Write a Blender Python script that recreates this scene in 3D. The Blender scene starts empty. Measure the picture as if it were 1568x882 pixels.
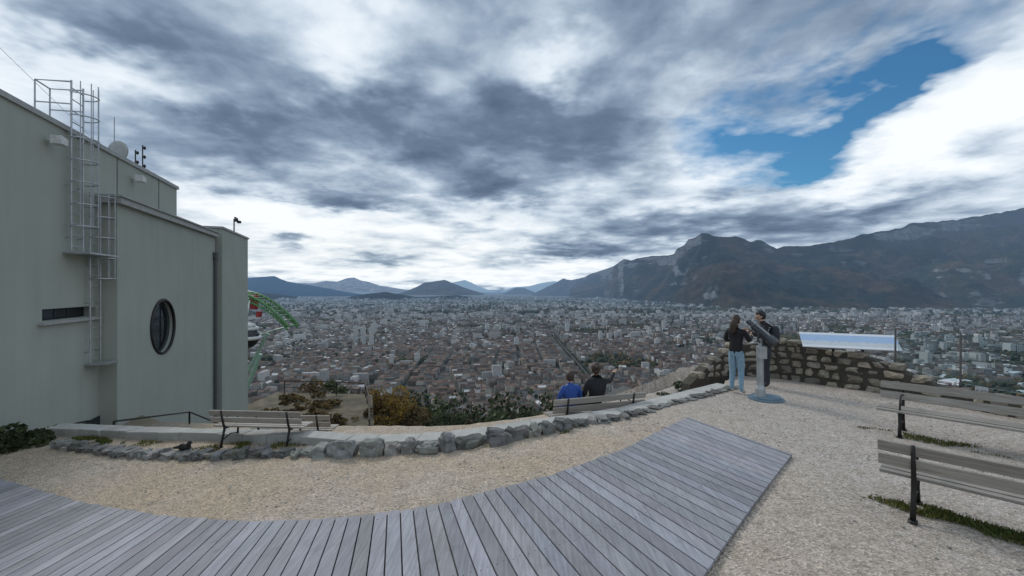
import bpy, bmesh, math, random
import numpy as np
from mathutils import Vector, Matrix, noise
random.seed(7); rng=np.random.default_rng(7)
scene=bpy.context.scene
scene.view_settings.view_transform='Standard'; scene.view_settings.look='None'; scene.view_settings.exposure=0
CAMZ=2.35

# ------------------------------------------------------------------ materials
def new_mat(name):
    m=bpy.data.materials.new(name); m.use_nodes=True
    nt=m.node_tree; nt.nodes.clear()
    out=nt.nodes.new('ShaderNodeOutputMaterial'); b=nt.nodes.new('ShaderNodeBsdfPrincipled')
    nt.links.new(b.outputs[0],out.inputs[0])
    return m,nt,b,out
def N(nt,t,**k):
    n=nt.nodes.new(t)
    for a,v in k.items(): setattr(n,a,v)
    return n
def setin(nt,sock,v):
    if v is None: return
    if isinstance(v,bpy.types.NodeSocket): nt.links.new(v,sock)
    else: sock.default_value=v
def MA(nt,op,a,b=None,c=None,clamp=False):
    n=N(nt,'ShaderNodeMath',operation=op,use_clamp=clamp)
    setin(nt,n.inputs[0],a); setin(nt,n.inputs[1],b); setin(nt,n.inputs[2],c)
    return n.outputs[0]
def MIX(nt,f,a,b,mode='MIX'):
    n=N(nt,'ShaderNodeMix',data_type='RGBA',blend_type=mode)
    setin(nt,n.inputs[0],f)
    for s,v in ((n.inputs[6],a),(n.inputs[7],b)):
        if isinstance(v,tuple) and len(v)==3: v=(*v,1)
        setin(nt,s,v)
    return n.outputs[2]
def RAMP(nt,f,stops,interp='LINEAR'):
    n=N(nt,'ShaderNodeValToRGB'); cr=n.color_ramp; cr.interpolation=interp
    while len(cr.elements)<len(stops): cr.elements.new(.5)
    for e,(p,c) in zip(cr.elements,stops):
        e.position=p; e.color=(c,c,c,1) if isinstance(c,(int,float)) else (*c,1)
    setin(nt,n.inputs[0],f); return n.outputs[0]
def NOISE(nt,vec,scale,detail=5,rough=.55,dist=0.):
    n=N(nt,'ShaderNodeTexNoise'); n.inputs['Scale'].default_value=scale; n.inputs['Detail'].default_value=detail
    n.inputs['Roughness'].default_value=rough; n.inputs['Distortion'].default_value=dist
    if vec is not None: nt.links.new(vec,n.inputs['Vector'])
    return n.outputs[0]
def POS(nt): return N(nt,'ShaderNodeNewGeometry').outputs['Position']
def SCALEV(nt,vec,s):
    n=N(nt,'ShaderNodeVectorMath',operation='MULTIPLY'); nt.links.new(vec,n.inputs[0]); n.inputs[1].default_value=s
    return n.outputs[0]
def BUMP(nt,b,h,strength=.4,dist=.01):
    n=N(nt,'ShaderNodeBump'); n.inputs['Strength'].default_value=strength; n.inputs['Distance'].default_value=dist
    nt.links.new(h,n.inputs['Height']); nt.links.new(n.outputs[0],b.inputs['Normal'])
def painted_haze(nt,b,out,scale=17500.,col=(.19,.30,.45),power=1.5):
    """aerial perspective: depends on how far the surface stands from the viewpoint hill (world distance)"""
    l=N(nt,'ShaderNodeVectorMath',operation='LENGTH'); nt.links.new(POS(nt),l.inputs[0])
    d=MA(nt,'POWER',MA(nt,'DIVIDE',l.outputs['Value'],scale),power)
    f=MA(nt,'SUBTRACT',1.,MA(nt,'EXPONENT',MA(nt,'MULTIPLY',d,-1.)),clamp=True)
    e=N(nt,'ShaderNodeEmission'); e.inputs[0].default_value=(*col,1)  # haze colour painted into the material as emission, no air volume
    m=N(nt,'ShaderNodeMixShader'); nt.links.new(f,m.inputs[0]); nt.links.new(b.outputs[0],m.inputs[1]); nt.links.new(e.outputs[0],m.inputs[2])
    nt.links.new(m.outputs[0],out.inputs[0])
def simple(name,c,rough=.7,metal=0.,var=.15,scale=6.,bump=0.):
    m,nt,b,out=new_mat(name)
    n=NOISE(nt,POS(nt),scale,5)
    dark=tuple(x*(1-var) for x in c); lite=tuple(min(1,x*(1+var)) for x in c)
    nt.links.new(RAMP(nt,n,[(.3,dark),(.7,lite)]),b.inputs['Base Color'])
    b.inputs['Roughness'].default_value=rough; b.inputs['Metallic'].default_value=metal
    if bump: BUMP(nt,b,n,bump,.01)
    return m

def ground_mat():
    m,nt,b,out=new_mat('gravel_ground')
    p=POS(nt)
    big=NOISE(nt,p,.7,4); mid=NOISE(nt,p,5,6,.65); fine=NOISE(nt,p,90,3,.7)
    base=MIX(nt,RAMP(nt,big,[(.40,0.),(.60,1.)]),(.51,.40,.285),(.52,.44,.36))
    grey=N(nt,'ShaderNodeSeparateXYZ'); nt.links.new(p,grey.inputs[0])
    gx=MA(nt,'MULTIPLY',MA(nt,'SUBTRACT',grey.outputs[0],1.0),.3,clamp=True)
    base=MIX(nt,gx,base,(.48,.43,.39))
    base=MIX(nt,RAMP(nt,mid,[(.35,.0),(.72,.75)]),base,(.33,.275,.21))
    v=N(nt,'ShaderNodeTexVoronoi'); v.inputs['Scale'].default_value=50; nt.links.new(p,v.inputs['Vector'])
    vs=N(nt,'ShaderNodeSeparateColor'); nt.links.new(v.outputs['Color'],vs.inputs[0])
    st=RAMP(nt,vs.outputs[0],[(0,.5),(.5,1.),(.86,1.1),(.97,1.5)])
    col=MIX(nt,.85,base,st,'MULTIPLY')
    f2=RAMP(nt,fine,[(.35,.75),(.65,1.2)])
    col=MIX(nt,.7,col,f2,'MULTIPLY')
    z=grey.outputs[2]
    hill=MIX(nt,RAMP(nt,NOISE(nt,p,.35,6),[(.4,0.),(.6,1.)]),(.035,.045,.02),(.085,.07,.04))
    col=MIX(nt,MA(nt,'MULTIPLY',MA(nt,'SUBTRACT',-1.3,z),2.,clamp=True),col,hill)
    nt.links.new(col,b.inputs['Base Color']); b.inputs['Roughness'].default_value=.95
    h=MA(nt,'ADD',v.outputs['Distance'],MA(nt,'MULTIPLY',mid,1.6))
    BUMP(nt,b,h,.6,.02)
    return m
def wood_mat(name,dark,lite,axis='Y'):
    m,nt,b,out=new_mat(name)
    a=N(nt,'ShaderNodeAttribute',attribute_name='col')
    co=N(nt,'ShaderNodeTexCoord').outputs['Object']
    s={'Y':(18,1.2,18),'X':(1.2,18,18)}[axis]
    g=NOISE(nt,SCALEV(nt,co,s),2.2,6,.6)
    g2=NOISE(nt,co,1.1,4); st=NOISE(nt,co,3.3,6,.7)
    col=MIX(nt,RAMP(nt,g,[(.3,0.),(.7,1.)]),dark,lite)
    col=MIX(nt,1.,col,a.outputs['Color'],'MULTIPLY')
    col=MIX(nt,.6,col,RAMP(nt,g2,[(.3,.74),(.7,1.15)]),'MULTIPLY')
    col=MIX(nt,.5,col,RAMP(nt,st,[(.28,.45),(.42,1.)]),'MULTIPLY')
    nt.links.new(col,b.inputs['Base Color']); b.inputs['Roughness'].default_value=.72
    BUMP(nt,b,g,.35,.004)
    return m
def stone_mat(name,c1,c2,scale=5.,moss=.5):
    m,nt,b,out=new_mat(name)
    a=N(nt,'ShaderNodeAttribute',attribute_name='col')
    p=POS(nt); n=NOISE(nt,p,scale,8,.65); n2=NOISE(nt,p,scale*.35,3)
    col=MIX(nt,RAMP(nt,n,[(.3,0.),(.7,1.)]),c1,c2)
    col=MIX(nt,1.,col,a.outputs['Color'],'MULTIPLY')
    col=MIX(nt,RAMP(nt,n2,[(.55,0.),(.75,moss)]),col,(.10,.10,.06))
    nt.links.new(col,b.inputs['Base Color']); b.inputs['Roughness'].default_value=.9
    BUMP(nt,b,n,.8,.03)
    return m
def concrete_mat():
    m,nt,b,out=new_mat('painted_concrete')
    p=POS(nt)
    n=NOISE(nt,p,.8,5); streak=NOISE(nt,SCALEV(nt,p,(3.,3.,.22)),1.,5,.6); f=NOISE(nt,p,40,3)
    col=MIX(nt,RAMP(nt,n,[(.3,0.),(.7,1.)]),(.335,.36,.315),(.375,.395,.345))
    col=MIX(nt,.35,col,RAMP(nt,streak,[(.3,.85),(.6,1.05)]),'MULTIPLY')
    nt.links.new(col,b.inputs['Base Color']); b.inputs['Roughness'].default_value=.85
    BUMP(nt,b,f,.15,.004)
    return m
def glass_dark():
    m,nt,b,out=new_mat('window_glass')
    b.inputs['Base Color'].default_value=(.015,.02,.025,1); b.inputs['Roughness'].default_value=.06
    return m
def glass_clear():
    m,nt,b,out=new_mat('railing_glass')
    t=N(nt,'ShaderNodeBsdfTransparent'); t.inputs[0].default_value=(.86,.92,.93,1)
    g=N(nt,'ShaderNodeBsdfGlossy'); g.inputs[0].default_value=(.9,.95,1,1); g.inputs['Roughness'].default_value=.02
    fr=N(nt,'ShaderNodeFresnel'); fr.inputs[0].default_value=1.45
    mx=N(nt,'ShaderNodeMixShader'); nt.links.new(MA(nt,'MULTIPLY',fr.outputs[0],.8),mx.inputs[0])
    nt.links.new(t.outputs[0],mx.inputs[1]); nt.links.new(g.outputs[0],mx.inputs[2]); nt.links.new(mx.outputs[0],out.inputs[0])
    return m
def leaf_mat(name,c1,c2):
    m,nt,b,out=new_mat(name)
    a=N(nt,'ShaderNodeAttribute',attribute_name='col')
    n=NOISE(nt,POS(nt),.9,4)
    col=MIX(nt,RAMP(nt,n,[(.35,0.),(.65,1.)]),c1,c2)
    col=MIX(nt,1.,col,a.outputs['Color'],'MULTIPLY')
    nt.links.new(col,b.inputs['Base Color']); b.inputs['Roughness'].default_value=.8
    return m
def city_mat():
    m,nt,b,out=new_mat('city_facades_and_roofs')
    a=N(nt,'ShaderNodeAttribute',attribute_name='col')
    g=N(nt,'ShaderNodeNewGeometry'); sp=N(nt,'ShaderNodeSeparateXYZ'); nt.links.new(g.outputs['Position'],sp.inputs[0])
    sn=N(nt,'ShaderNodeSeparateXYZ'); nt.links.new(g.outputs['Normal'],sn.inputs[0])
    zf=MA(nt,'FRACT',MA(nt,'DIVIDE',sp.outputs[2],3.1))
    hf=MA(nt,'FRACT',MA(nt,'DIVIDE',MA(nt,'ADD',sp.outputs[0],MA(nt,'MULTIPLY',sp.outputs[1],.73)),3.4))
    w=MA(nt,'MULTIPLY',MA(nt,'GREATER_THAN',zf,.45),MA(nt,'GREATER_THAN',hf,.5))
    w=MA(nt,'MULTIPLY',w,MA(nt,'LESS_THAN',MA(nt,'ABSOLUTE',sn.outputs[2]),.3))
    col=MIX(nt,MA(nt,'MULTIPLY',w,.75),a.outputs['Color'],(.03,.035,.045))
    n=NOISE(nt,g.outputs['Position'],.15,4)
    col=MIX(nt,.6,col,RAMP(nt,n,[(.3,.7),(.7,1.2)]),'MULTIPLY')
    nt.links.new(col,b.inputs['Base Color']); b.inputs['Roughness'].default_value=.8
    painted_haze(nt,b,out)
    return m
def valley_mat():
    m,nt,b,out=new_mat('valley_floor')
    p=POS(nt)
    n=NOISE(nt,p,.004,8,.6); n2=NOISE(nt,p,.03,5)
    v=N(nt,'ShaderNodeTexVoronoi'); v.inputs['Scale'].default_value=.012; nt.links.new(p,v.inputs['Vector'])
    vs=N(nt,'ShaderNodeSeparateColor'); nt.links.new(v.outputs['Color'],vs.inputs[0])
    col=MIX(nt,RAMP(nt,n,[(.4,0.),(.6,1.)]),(.03,.037,.032),(.05,.052,.05))
    col=MIX(nt,RAMP(nt,n2,[(.5,0.),(.65,.7)]),col,(.03,.045,.02))
    col=MIX(nt,RAMP(nt,vs.outputs[1],[(.88,0.),(.96,.5)]),col,(.14,.135,.13))
    nt.links.new(col,b.inputs['Base Color']); b.inputs['Roughness'].default_value=.9
    painted_haze(nt,b,out)
    return m
def mountain_mat(name,forest,brown,rock,thr=1.0,col=(.17,.27,.42),scale=19000.):
    m,nt,b,out=new_mat(name)
    g=N(nt,'ShaderNodeNewGeometry'); p=g.outputs['Position']
    sn=N(nt,'ShaderNodeSeparateXYZ'); nt.links.new(g.outputs['Normal'],sn.inputs[0])
    n=NOISE(nt,p,.0011,8,.65); n2=NOISE(nt,p,.006,7,.7); n3=NOISE(nt,SCALEV(nt,p,(1,1,5.)),.0013,7,.65)
    c=MIX(nt,RAMP(nt,n,[(.45,0.),(.60,1.)]),forest,brown)
    c=MIX(nt,.8,c,RAMP(nt,n2,[(.32,.35),(.68,1.6)]),'MULTIPLY')
    steep=MA(nt,'SUBTRACT',1.,MA(nt,'ABSOLUTE',sn.outputs[2]))
    r=MA(nt,'ADD',MA(nt,'MULTIPLY',steep,.7),n3)
    f=MA(nt,'MULTIPLY',MA(nt,'SUBTRACT',r,thr),9.,clamp=True)
    c=MIX(nt,MA(nt,'MULTIPLY',f,.75),c,MIX(nt,.8,rock,RAMP(nt,n2,[(.35,.4),(.65,1.3)]),'MULTIPLY'))
    nt.links.new(c,b.inputs['Base Color']); b.inputs['Roughness'].default_value=1.
    b.inputs['Specular IOR Level'].default_value=.1
    BUMP(nt,b,n2,.9,80.)
    painted_haze(nt,b,out,scale,col)
    return m

M={}
M['ground']=ground_mat()
M['deck']=wood_mat('weathered_deck_boards',(.22,.22,.24),(.37,.37,.40))
M['bench']=wood_mat('weathered_bench_slats',(.24,.215,.185),(.42,.39,.345),'X')
M['dark']=simple('painted_gap_shade',(.03,.028,.025))
M['iron']=simple('dark_cast_iron',(.035,.033,.032),.5,.6)
M['steel']=simple('galvanised_steel',(.42,.44,.45),.45,.7)
M['stone']=stone_mat('kerb_stone',(.12,.12,.12),(.31,.305,.295),7)
M['cap']=stone_mat('pale_wall_coping',(.36,.36,.345),(.50,.49,.465),4,.25)
M['rubble']=stone_mat('rubble_stone',(.16,.14,.115),(.40,.36,.30),9,.25)
M['mortar']=stone_mat('mortar',(.045,.04,.032),(.085,.075,.06),9)
M['conc']=concrete_mat()
M['trim']=simple('roof_trim',(.34,.35,.34),.6)
M['trimdark']=simple('dark_trim',(.09,.095,.095),.6)
M['glass']=glass_dark(); M['glassc']=glass_clear()
M['white']=simple('white_paint',(.62,.63,.62),.5)
M['green']=simple('green_ropeway_paint',(.10,.24,.09),.45)
M['palegreen']=simple('pale_green_paint',(.30,.46,.36),.45)
M['red']=simple('red_paint',(.35,.03,.03),.45)
M['skin']=simple('skin',(.48,.30,.22),.55,0,.06)
M['hairb']=simple('brown_hair',(.045,.028,.018),.6,0,.3,60)
M['hairk']=simple('dark_hair',(.015,.012,.01),.6,0,.3,60)
M['jeans']=simple('light_jeans',(.24,.37,.47),.85,0,.2,25,.3)
M['black']=simple('black_fabric',(.016,.016,.018),.85,0,.3,12,.3)
M['dgrey']=simple('dark_trousers',(.03,.034,.045),.85,0,.2,12,.3)
M['blue']=simple('blue_jacket',(.02,.07,.30),.7,0,.2,12,.3)
M['shoe']=simple('pale_shoes',(.5,.48,.46),.7)
M['shoed']=simple('dark_shoes',(.03,.03,.03),.7)
M['eye']=simple('eye_dark',(.02,.015,.012),.3)
M['lips']=simple('lips',(.35,.12,.1),.5)
M['leaf']=leaf_mat('hillside_foliage',(.028,.042,.016),(.06,.072,.025))
M['autumn']=leaf_mat('autumn_foliage',(.14,.085,.015),(.27,.16,.022))
M['rust']=leaf_mat('rusty_foliage',(.075,.055,.02),(.14,.09,.03))
M['grass']=leaf_mat('grass',(.06,.09,.02),(.12,.14,.04))
M['dry']=simple('dry_grass_soil',(.105,.088,.055),.95,0,.55,.9,.3)
M['bark']=simple('bark',(.07,.055,.04),.9)
M['oldroof']=simple('old_slate_roof',(.075,.08,.075),.8,0,.4,.8)
M['scope']=simple('telescope_grey',(.05,.056,.062),.4,.4)
M['scopeb']=simple('telescope_base_blue',(.17,.25,.31),.45,.3)

# ------------------------------------------------------------------ mesh builder
class MB:
    def __init__(s): s.v=[]; s.f=[]; s.mi=[]; s.c=[]
    def add(s,vs,fs,mi=0,c=(1,1,1)):
        o=len(s.v); s.v+= [tuple(v) for v in vs]
        for f in fs: s.f.append(tuple(i+o for i in f)); s.mi.append(mi); s.c.append(c)
    def box(s,c,size,R=None,mi=0,col=(1,1,1)):
        hx,hy,hz=[a/2 for a in size]; c=Vector(c)
        vs=[Vector((x,y,z)) for z in(-hz,hz) for y in(-hy,hy) for x in(-hx,hx)]
        if R is not None: vs=[R@v for v in vs]
        s.add([v+c for v in vs],[(0,2,3,1),(4,5,7,6),(0,1,5,4),(2,6,7,3),(0,4,6,2),(1,3,7,5)],mi,col)
    def beam(s,a,b,w,h,mi=0,col=(1,1,1),up=(0,0,1)):
        a=Vector(a); b=Vector(b); d=(b-a); L=d.length; d.normalize(); up=Vector(up)
        sx=d.cross(up)
        if sx.length<1e-3: sx=d.cross(Vector((1,0,0)))
        sx.normalize(); u=sx.cross(d)
        R=Matrix((sx,d,u)).transposed()
        s.box((a+b)/2,(w,L,h),R,mi,col)
    def tube(s,pts,r,mi=0,n=8,col=(1,1,1),closed=False,cap=True):
        pts=[Vector(p) for p in pts]; rs=r if isinstance(r,(list,tuple)) else [r]*len(pts)
        o=len(s.v); ref=None
        for i,p in enumerate(pts):
            if closed: d=pts[(i+1)%len(pts)]-pts[i-1]
            else: d=pts[min(i+1,len(pts)-1)]-pts[max(i-1,0)]
            d.normalize()
            if ref is None: ref=d.orthogonal().normalized()
            else:
                ref=ref-d*ref.dot(d)
                ref=ref.normalized() if ref.length>1e-5 else d.orthogonal().normalized()
            q=d.cross(ref)
            for k in range(n):
                a=2*math.pi*k/n
                s.v.append(tuple(p+(ref*math.cos(a)+q*math.sin(a))*rs[i]))
        m=len(pts)
        for i in range(m if closed else m-1):
            j=(i+1)%m
            for k in range(n):
                s.f.append((o+i*n+k,o+i*n+(k+1)%n,o+j*n+(k+1)%n,o+j*n+k)); s.mi.append(mi); s.c.append(col)
        if cap and not closed:
            s.f.append(tuple(o+k for k in range(n))[::-1]); s.mi.append(mi); s.c.append(col)
            s.f.append(tuple(o+(m-1)*n+k for k in range(n))); s.mi.append(mi); s.c.append(col)
    def ball(s,c,r,mi=0,seg=16,rings=10,fn=None,col=(1,1,1)):
        r=r if isinstance(r,(list,tuple)) else (r,r,r); vs=[];fs=[]
        for i in range(rings+1):
            th=math.pi*i/rings
            for k in range(seg):
                a=2*math.pi*k/seg
                d=Vector((math.sin(th)*math.cos(a),math.sin(th)*math.sin(a),math.cos(th)))
                if fn: d=fn(d)
                vs.append((c[0]+d.x*r[0],c[1]+d.y*r[1],c[2]+d.z*r[2]))
        for i in range(rings):
            for k in range(seg): fs.append((i*seg+k,(i+1)*seg+k,(i+1)*seg+(k+1)%seg,i*seg+(k+1)%seg))
        s.add(vs,fs,mi,col)
    def obj(s,name,mats,parent=None,smooth=False,bevel=0):
        me=bpy.data.meshes.new(name); me.from_pydata(s.v,[],s.f)
        for m in mats: me.materials.append(m)
        me.polygons.foreach_set('material_index',s.mi)
        at=me.attributes.new('col','FLOAT_COLOR','FACE')
        at.data.foreach_set('color',np.c_[np.array(s.c,dtype=np.float32),np.ones(len(s.c),dtype=np.float32)].ravel())
        if smooth: me.polygons.foreach_set('use_smooth',[True]*len(me.polygons))
        me.update()
        o=bpy.data.objects.new(name,me); scene.collection.objects.link(o)
        if parent: o.parent=parent
        if bevel:
            b=o.modifiers.new('b','BEVEL'); b.width=bevel; b.segments=2; b.limit_method='ANGLE'
        return o
def empty(name,loc=(0,0,0),rz=0,scale=1):
    e=bpy.data.objects.new(name,None); scene.collection.objects.link(e)
    e.location=loc; e.rotation_euler=(0,0,rz); e.scale=(scale,)*3; e.empty_display_size=.2
    return e

# ------------------------------------------------------------------ terrain
def gz(x): # terrace falls gently towards the cable-car station
    t=(2.5-x)
    return -.07*(t+math.sqrt(t*t+.2))/2
WX=[-40,-12,-10.1,-8.0,-5.8,-3.4,-1.66,-.97,.88,2.15,3.9,5.0,6.0,7.2,8.25,9.3,12,30]
WY=[14,11.,9.66,9.07,8.47,7.85,7.45,7.42,7.85,8.35,9.4,10.4,11.7,11.6,10.0,7.9,2.,-40.]
def ground():
    def axis(a,b,n,far,k):
        core=np.linspace(a,b,n); g=np.geomspace(.3,far,k)
        return np.concatenate([(a-g)[::-1],core,b+g])
    xs=axis(-14,13,136,1600,26)
    ys=np.concatenate([-6-np.geomspace(.3,300,10)[::-1],np.linspace(-6,15,181),15+np.geomspace(.4,1100,40)])
    X,Y=np.meshgrid(xs,ys)
    W=np.interp(X,WX,WY); t=2.5-X
    g=-.07*(t+np.sqrt(t*t+.2))/2
    g=np.maximum(g,-1.4)
    d=(Y-W)*.8
    ledge=g-.62*np.clip(d/.18,0,1)
    hill=np.maximum(g-.62-.85*(d-2.2),-.32*Y-2.4-np.clip(X-4,0,80)*.15)
    Z=np.where(d<2.2,ledge,np.minimum(ledge,hill))
    Z=Z+np.where(d>3,np.sin(X*.13+Y*.07)*.8+np.sin(X*.31-Y*.11)*.4,0)
    Z+= .012*np.sin(X*2.1+Y*1.3)*np.sin(Y*1.7-X*.6)
    nx,ny=len(xs),len(ys)
    v=np.c_[X.ravel(),Y.ravel(),Z.ravel()]
    idx=np.arange(nx*ny).reshape(ny,nx)
    f=np.c_[idx[:-1,:-1].ravel(),idx[:-1,1:].ravel(),idx[1:,1:].ravel(),idx[1:,:-1].ravel()]
    me=bpy.data.meshes.new('ground'); me.from_pydata(v.tolist(),[],f.tolist()); me.materials.append(M['ground'])
    me.polygons.foreach_set('use_smooth',[True]*len(me.polygons))
    o=bpy.data.objects.new('ground',me); scene.collection.objects.link(o)
ground()
def hillz(x,y): return -.32*y-2.4-min(80,max(0,x-4))*.15+math.sin(x*.13+y*.07)*.8+math.sin(x*.31-y*.11)*.4
mb=MB(); mb.add([(-60000,200,-262),(60000,200,-262),(60000,60000,-262),(-60000,60000,-262)],[(0,1,2,3)])
mb.obj('valley_ground',[valley_mat()])

# ------------------------------------------------------------------ boardwalk
def deck():
    e=empty('wooden_boardwalk')
    C=[(-9.6,7.7),(-8.21,6.91),(-5.87,5.84),(-4.26,5.26),(-3.03,4.97),(-2.04,4.92),(-1.39,4.97),(-.80,5.1),(.57,5.67),(1.70,6.38),(3.15,7.7)]
    A=[-20,-14,-9,-3,6,12,15,17.5,24,26,23.4]
    cum=[0]
    for a,b in zip(C[:-1],C[1:]): cum.append(cum[-1]+math.hypot(b[0]-a[0],b[1]-a[1]))
    s=0; bord=[]
    while s<=cum[-1]:
        x=np.interp(s,cum,[c[0] for c in C]); y=np.interp(s,cum,[c[1] for c in C]); a=math.radians(np.interp(s,cum,A))
        bord.append((x,y,a))
        i=min(np.searchsorted(cum,s,side='right')-1,len(C)-2)
        tx,ty=C[i+1][0]-C[i][0],C[i+1][1]-C[i][1]; L=math.hypot(tx,ty); tx/=L;ty/=L
        per=abs(tx*-math.cos(a)-ty*math.sin(a)); s+=.142/max(per,.3)
    bord.append((3.15,7.7,math.radians(23.4)))
    e0=Vector((3.89,5.99)); ed=Vector((-2.26,-2.38))
    def end(p,d):
        den=d.x*ed.y-d.y*ed.x; q=e0-p
        if abs(den)<1e-6: return 5.
        t=(q.x*ed.y-q.y*ed.x)/den
        return min(5.,t) if t>0 else 5.
    mb=MB()
    for (x0,y0,a0),(x1,y1,a1) in zip(bord[:-1],bord[1:]):
        p0=Vector((x0,y0)); p1=Vector((x1,y1)); d0=Vector((math.sin(a0),-math.cos(a0))); d1=Vector((math.sin(a1),-math.cos(a1)))
        t=(p1-p0).normalized(); g=.0075
        if (p1-p0).length<.05: continue
        p0=p0+t*g; p1=p1-t*g
        jit=random.uniform(-.012,.012)
        p0=p0+d0*jit; p1=p1+d1*jit
        q0=p0+d0*end(p0,d0); q1=p1+d1*end(p1,d1)
        zt=.045+random.uniform(-.002,.002)
        k=random.uniform(.76,1.14); col=(k*random.uniform(.97,1.03),k,k*random.uniform(.97,1.04))
        vs=[]
        for zz in (zt-.032,zt):
            for p in (p0,p1,q1,q0): vs.append((p.x,p.y,gz(p.x)+zz))
        mb.add(vs,[(0,1,2,3),(7,6,5,4),(0,4,5,1),(1,5,6,2),(2,6,7,3),(3,7,4,0)],0,col)
        for fr in (.03,.28,.53,.78):
            for q in (.25,.75):
                L=((q0-p0).length)
                if L<fr*5: continue
                tt=min(.97,fr*5/max(L,.5))
                c=(p0.lerp(q0,tt)).lerp(p1.lerp(q1,tt),q)
                z=gz(c.x)+zt+.001
                mb.add([(c.x+.006*math.cos(a),c.y+.006*math.sin(a),z) for a in (0,1.05,2.1,3.14,4.2,5.24)],[(0,1,2,3,4,5)],1,(1,1,1))
    mb.obj('boards',[M['deck'],M['iron']],e)
    ub=MB(); n=len(bord)
    for i in range(0,n-1):
        (x0,y0,a0),(x1,y1,a1)=bord[i],bord[i+1]
        p0=Vector((x0,y0)); p1=Vector((x1,y1)); d0=Vector((math.sin(a0),-math.cos(a0))); d1=Vector((math.sin(a1),-math.cos(a1)))
        q0=p0+d0*(end(p0,d0)-.01); q1=p1+d1*(end(p1,d1)-.01)
        ub.add([(p.x,p.y,gz(p.x)+.016) for p in (p0+d0*.01,p1+d1*.01,q1,q0)],[(3,2,1,0)])
    ub.obj('gap_shade_sheet',[M['dark']],e)  # dark sheet painted to read as shade in the board gaps
deck()

# ------------------------------------------------------------------ stones
def ico(sub):
    bm=bmesh.new(); bmesh.ops.create_icosphere(bm,subdivisions=sub,radius=1)
    v=[x.co.copy() for x in bm.verts]; f=[tuple(y.index for y in x.verts) for x in bm.faces]; bm.free(); return v,f
ICO2=ico(2); ICO1=ico(1); ICO3=ico(3)
def stone(mb,c,size,rz,seed,mi=0,tpl=ICO2,box=.45,rough=.22,tone=None):
    v,f=tpl; R=Matrix.Rotation(rz,3,'Z'); out=[]
    for p in v:
        q=Vector([math.copysign(abs(a)**box,a) for a in p])
        q*=1/1.15
        q*=1+rough*noise.noise(p*1.3+Vector((seed*3.1,seed*1.7,0)))+rough*.5*noise.noise(p*3.1+Vector((seed,0,seed*2.)))
        q=Vector((q.x*size[0]/2,q.y*size[1]/2,q.z*size[2]/2))
        out.append(R@q+Vector(c))
    k=tone or random.uniform(.5,1.3)
    mb.add(out,f,mi,(k*random.uniform(.95,1.06),k,k*random.uniform(.9,1.02)))
def poly_at(P,s):
    for a,b in zip(P[:-1],P[1:]):
        L=math.dist(a,b)
        if s<=L:
            t=s/L; return tuple(a[i]+(b[i]-a[i])*t for i in range(len(a))),math.atan2(b[1]-a[1],b[0]-a[0])
        s-=L
    return P[-1],math.atan2(P[-1][1]-P[-2][1],P[-1][0]-P[-2][0])
def plen(P): return sum(math.dist(a,b) for a,b in zip(P[:-1],P[1:]))
KERB=[(-9.06,8.61),(-6.86,7.75),(-5.40,7.37),(-3.63,7.12),(-2.39,6.96),(-.99,6.94),(-.04,7.18),(.87,7.52),(2.12,8.0),(3.79,9.1),(5.2,10.2)]
def kerb():
    mb=MB(); s=0; L=plen(KERB); i=0
    while s<L:
        (x,y),_=poly_at(KERB,s)
        big = 1.25 if -3.4<x<.8 else .75
        w=random.uniform(.17,.38)*big; (x,y),a=poly_at(KERB,s+w/2)
        h=random.uniform(.14,.25)*big*(1 if x<.6 else max(.35,1-.3*(x-.6)))
        stone(mb,(x+random.uniform(-.03,.03),y+random.uniform(-.05,.05),gz(x)+h*.2),(w*1.03,random.uniform(.22,.36),h*1.3),a+random.uniform(-.35,.35),i,tpl=ICO3,rough=.6,box=.55)
        s+=w*random.uniform(.92,1.05); i+=1
    mb.obj('stone_kerb',[M['stone']])
kerb()
def lowwall():
    F=[(-10.3,9.5),(-8.0,8.80),(-5.8,8.2),(-3.4,7.55),(-2.2,7.12),(-.99,7.06),(-.04,7.28),(.87,7.62),(2.12,8.08),(3.79,9.18),(5.2,10.28)]
    B=[(-10.2,9.84),(-7.9,9.12),(-5.75,8.5),(-3.35,7.86),(-2.1,7.52),(-1.0,7.46),(-.1,7.68),(.8,7.95),(2.0,8.42),(3.6,9.5),(5.0,10.52)]
    mb=MB(); L=plen(F); s=0
    cum=[0]
    for a,b in zip(F[:-1],F[1:]): cum.append(cum[-1]+math.dist(a,b))
    def at(P,s): return Vector((np.interp(s,cum,[p[0] for p in P]),np.interp(s,cum,[p[1] for p in P])))
    while s<L-.05:
        w=random.uniform(.5,1.1); e=min(L,s+w)
        f0,f1,b0,b1=at(F,s+.004),at(F,e-.004),at(B,s+.004),at(B,e-.004)
        f0.y+=random.uniform(-.03,.03); f1.y+=random.uniform(-.03,.03); b0.y+=random.uniform(-.03,.03)
        def ht(x): return (.16 if x<-3.6 else .12) if x<.4 else max(.035,.12-.05*(x-.4))
        vs=[]
        for z in (-.9,None):
            for p in (f0,f1,b1,b0): vs.append((p.x,p.y,gz(p.x)+(z if z else ht(p.x)+random.uniform(-.007,.007))))
        k=random.uniform(.88,1.1)
        mb.add(vs,[(0,3,2,1),(4,5,6,7),(0,1,5,4),(1,2,6,5),(2,3,7,6),(3,0,4,7)],0,(k,k,k*.98))
        s=e
    mb.obj('low_stone_wall',[M['cap']],bevel=.014)
lowwall()
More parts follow.
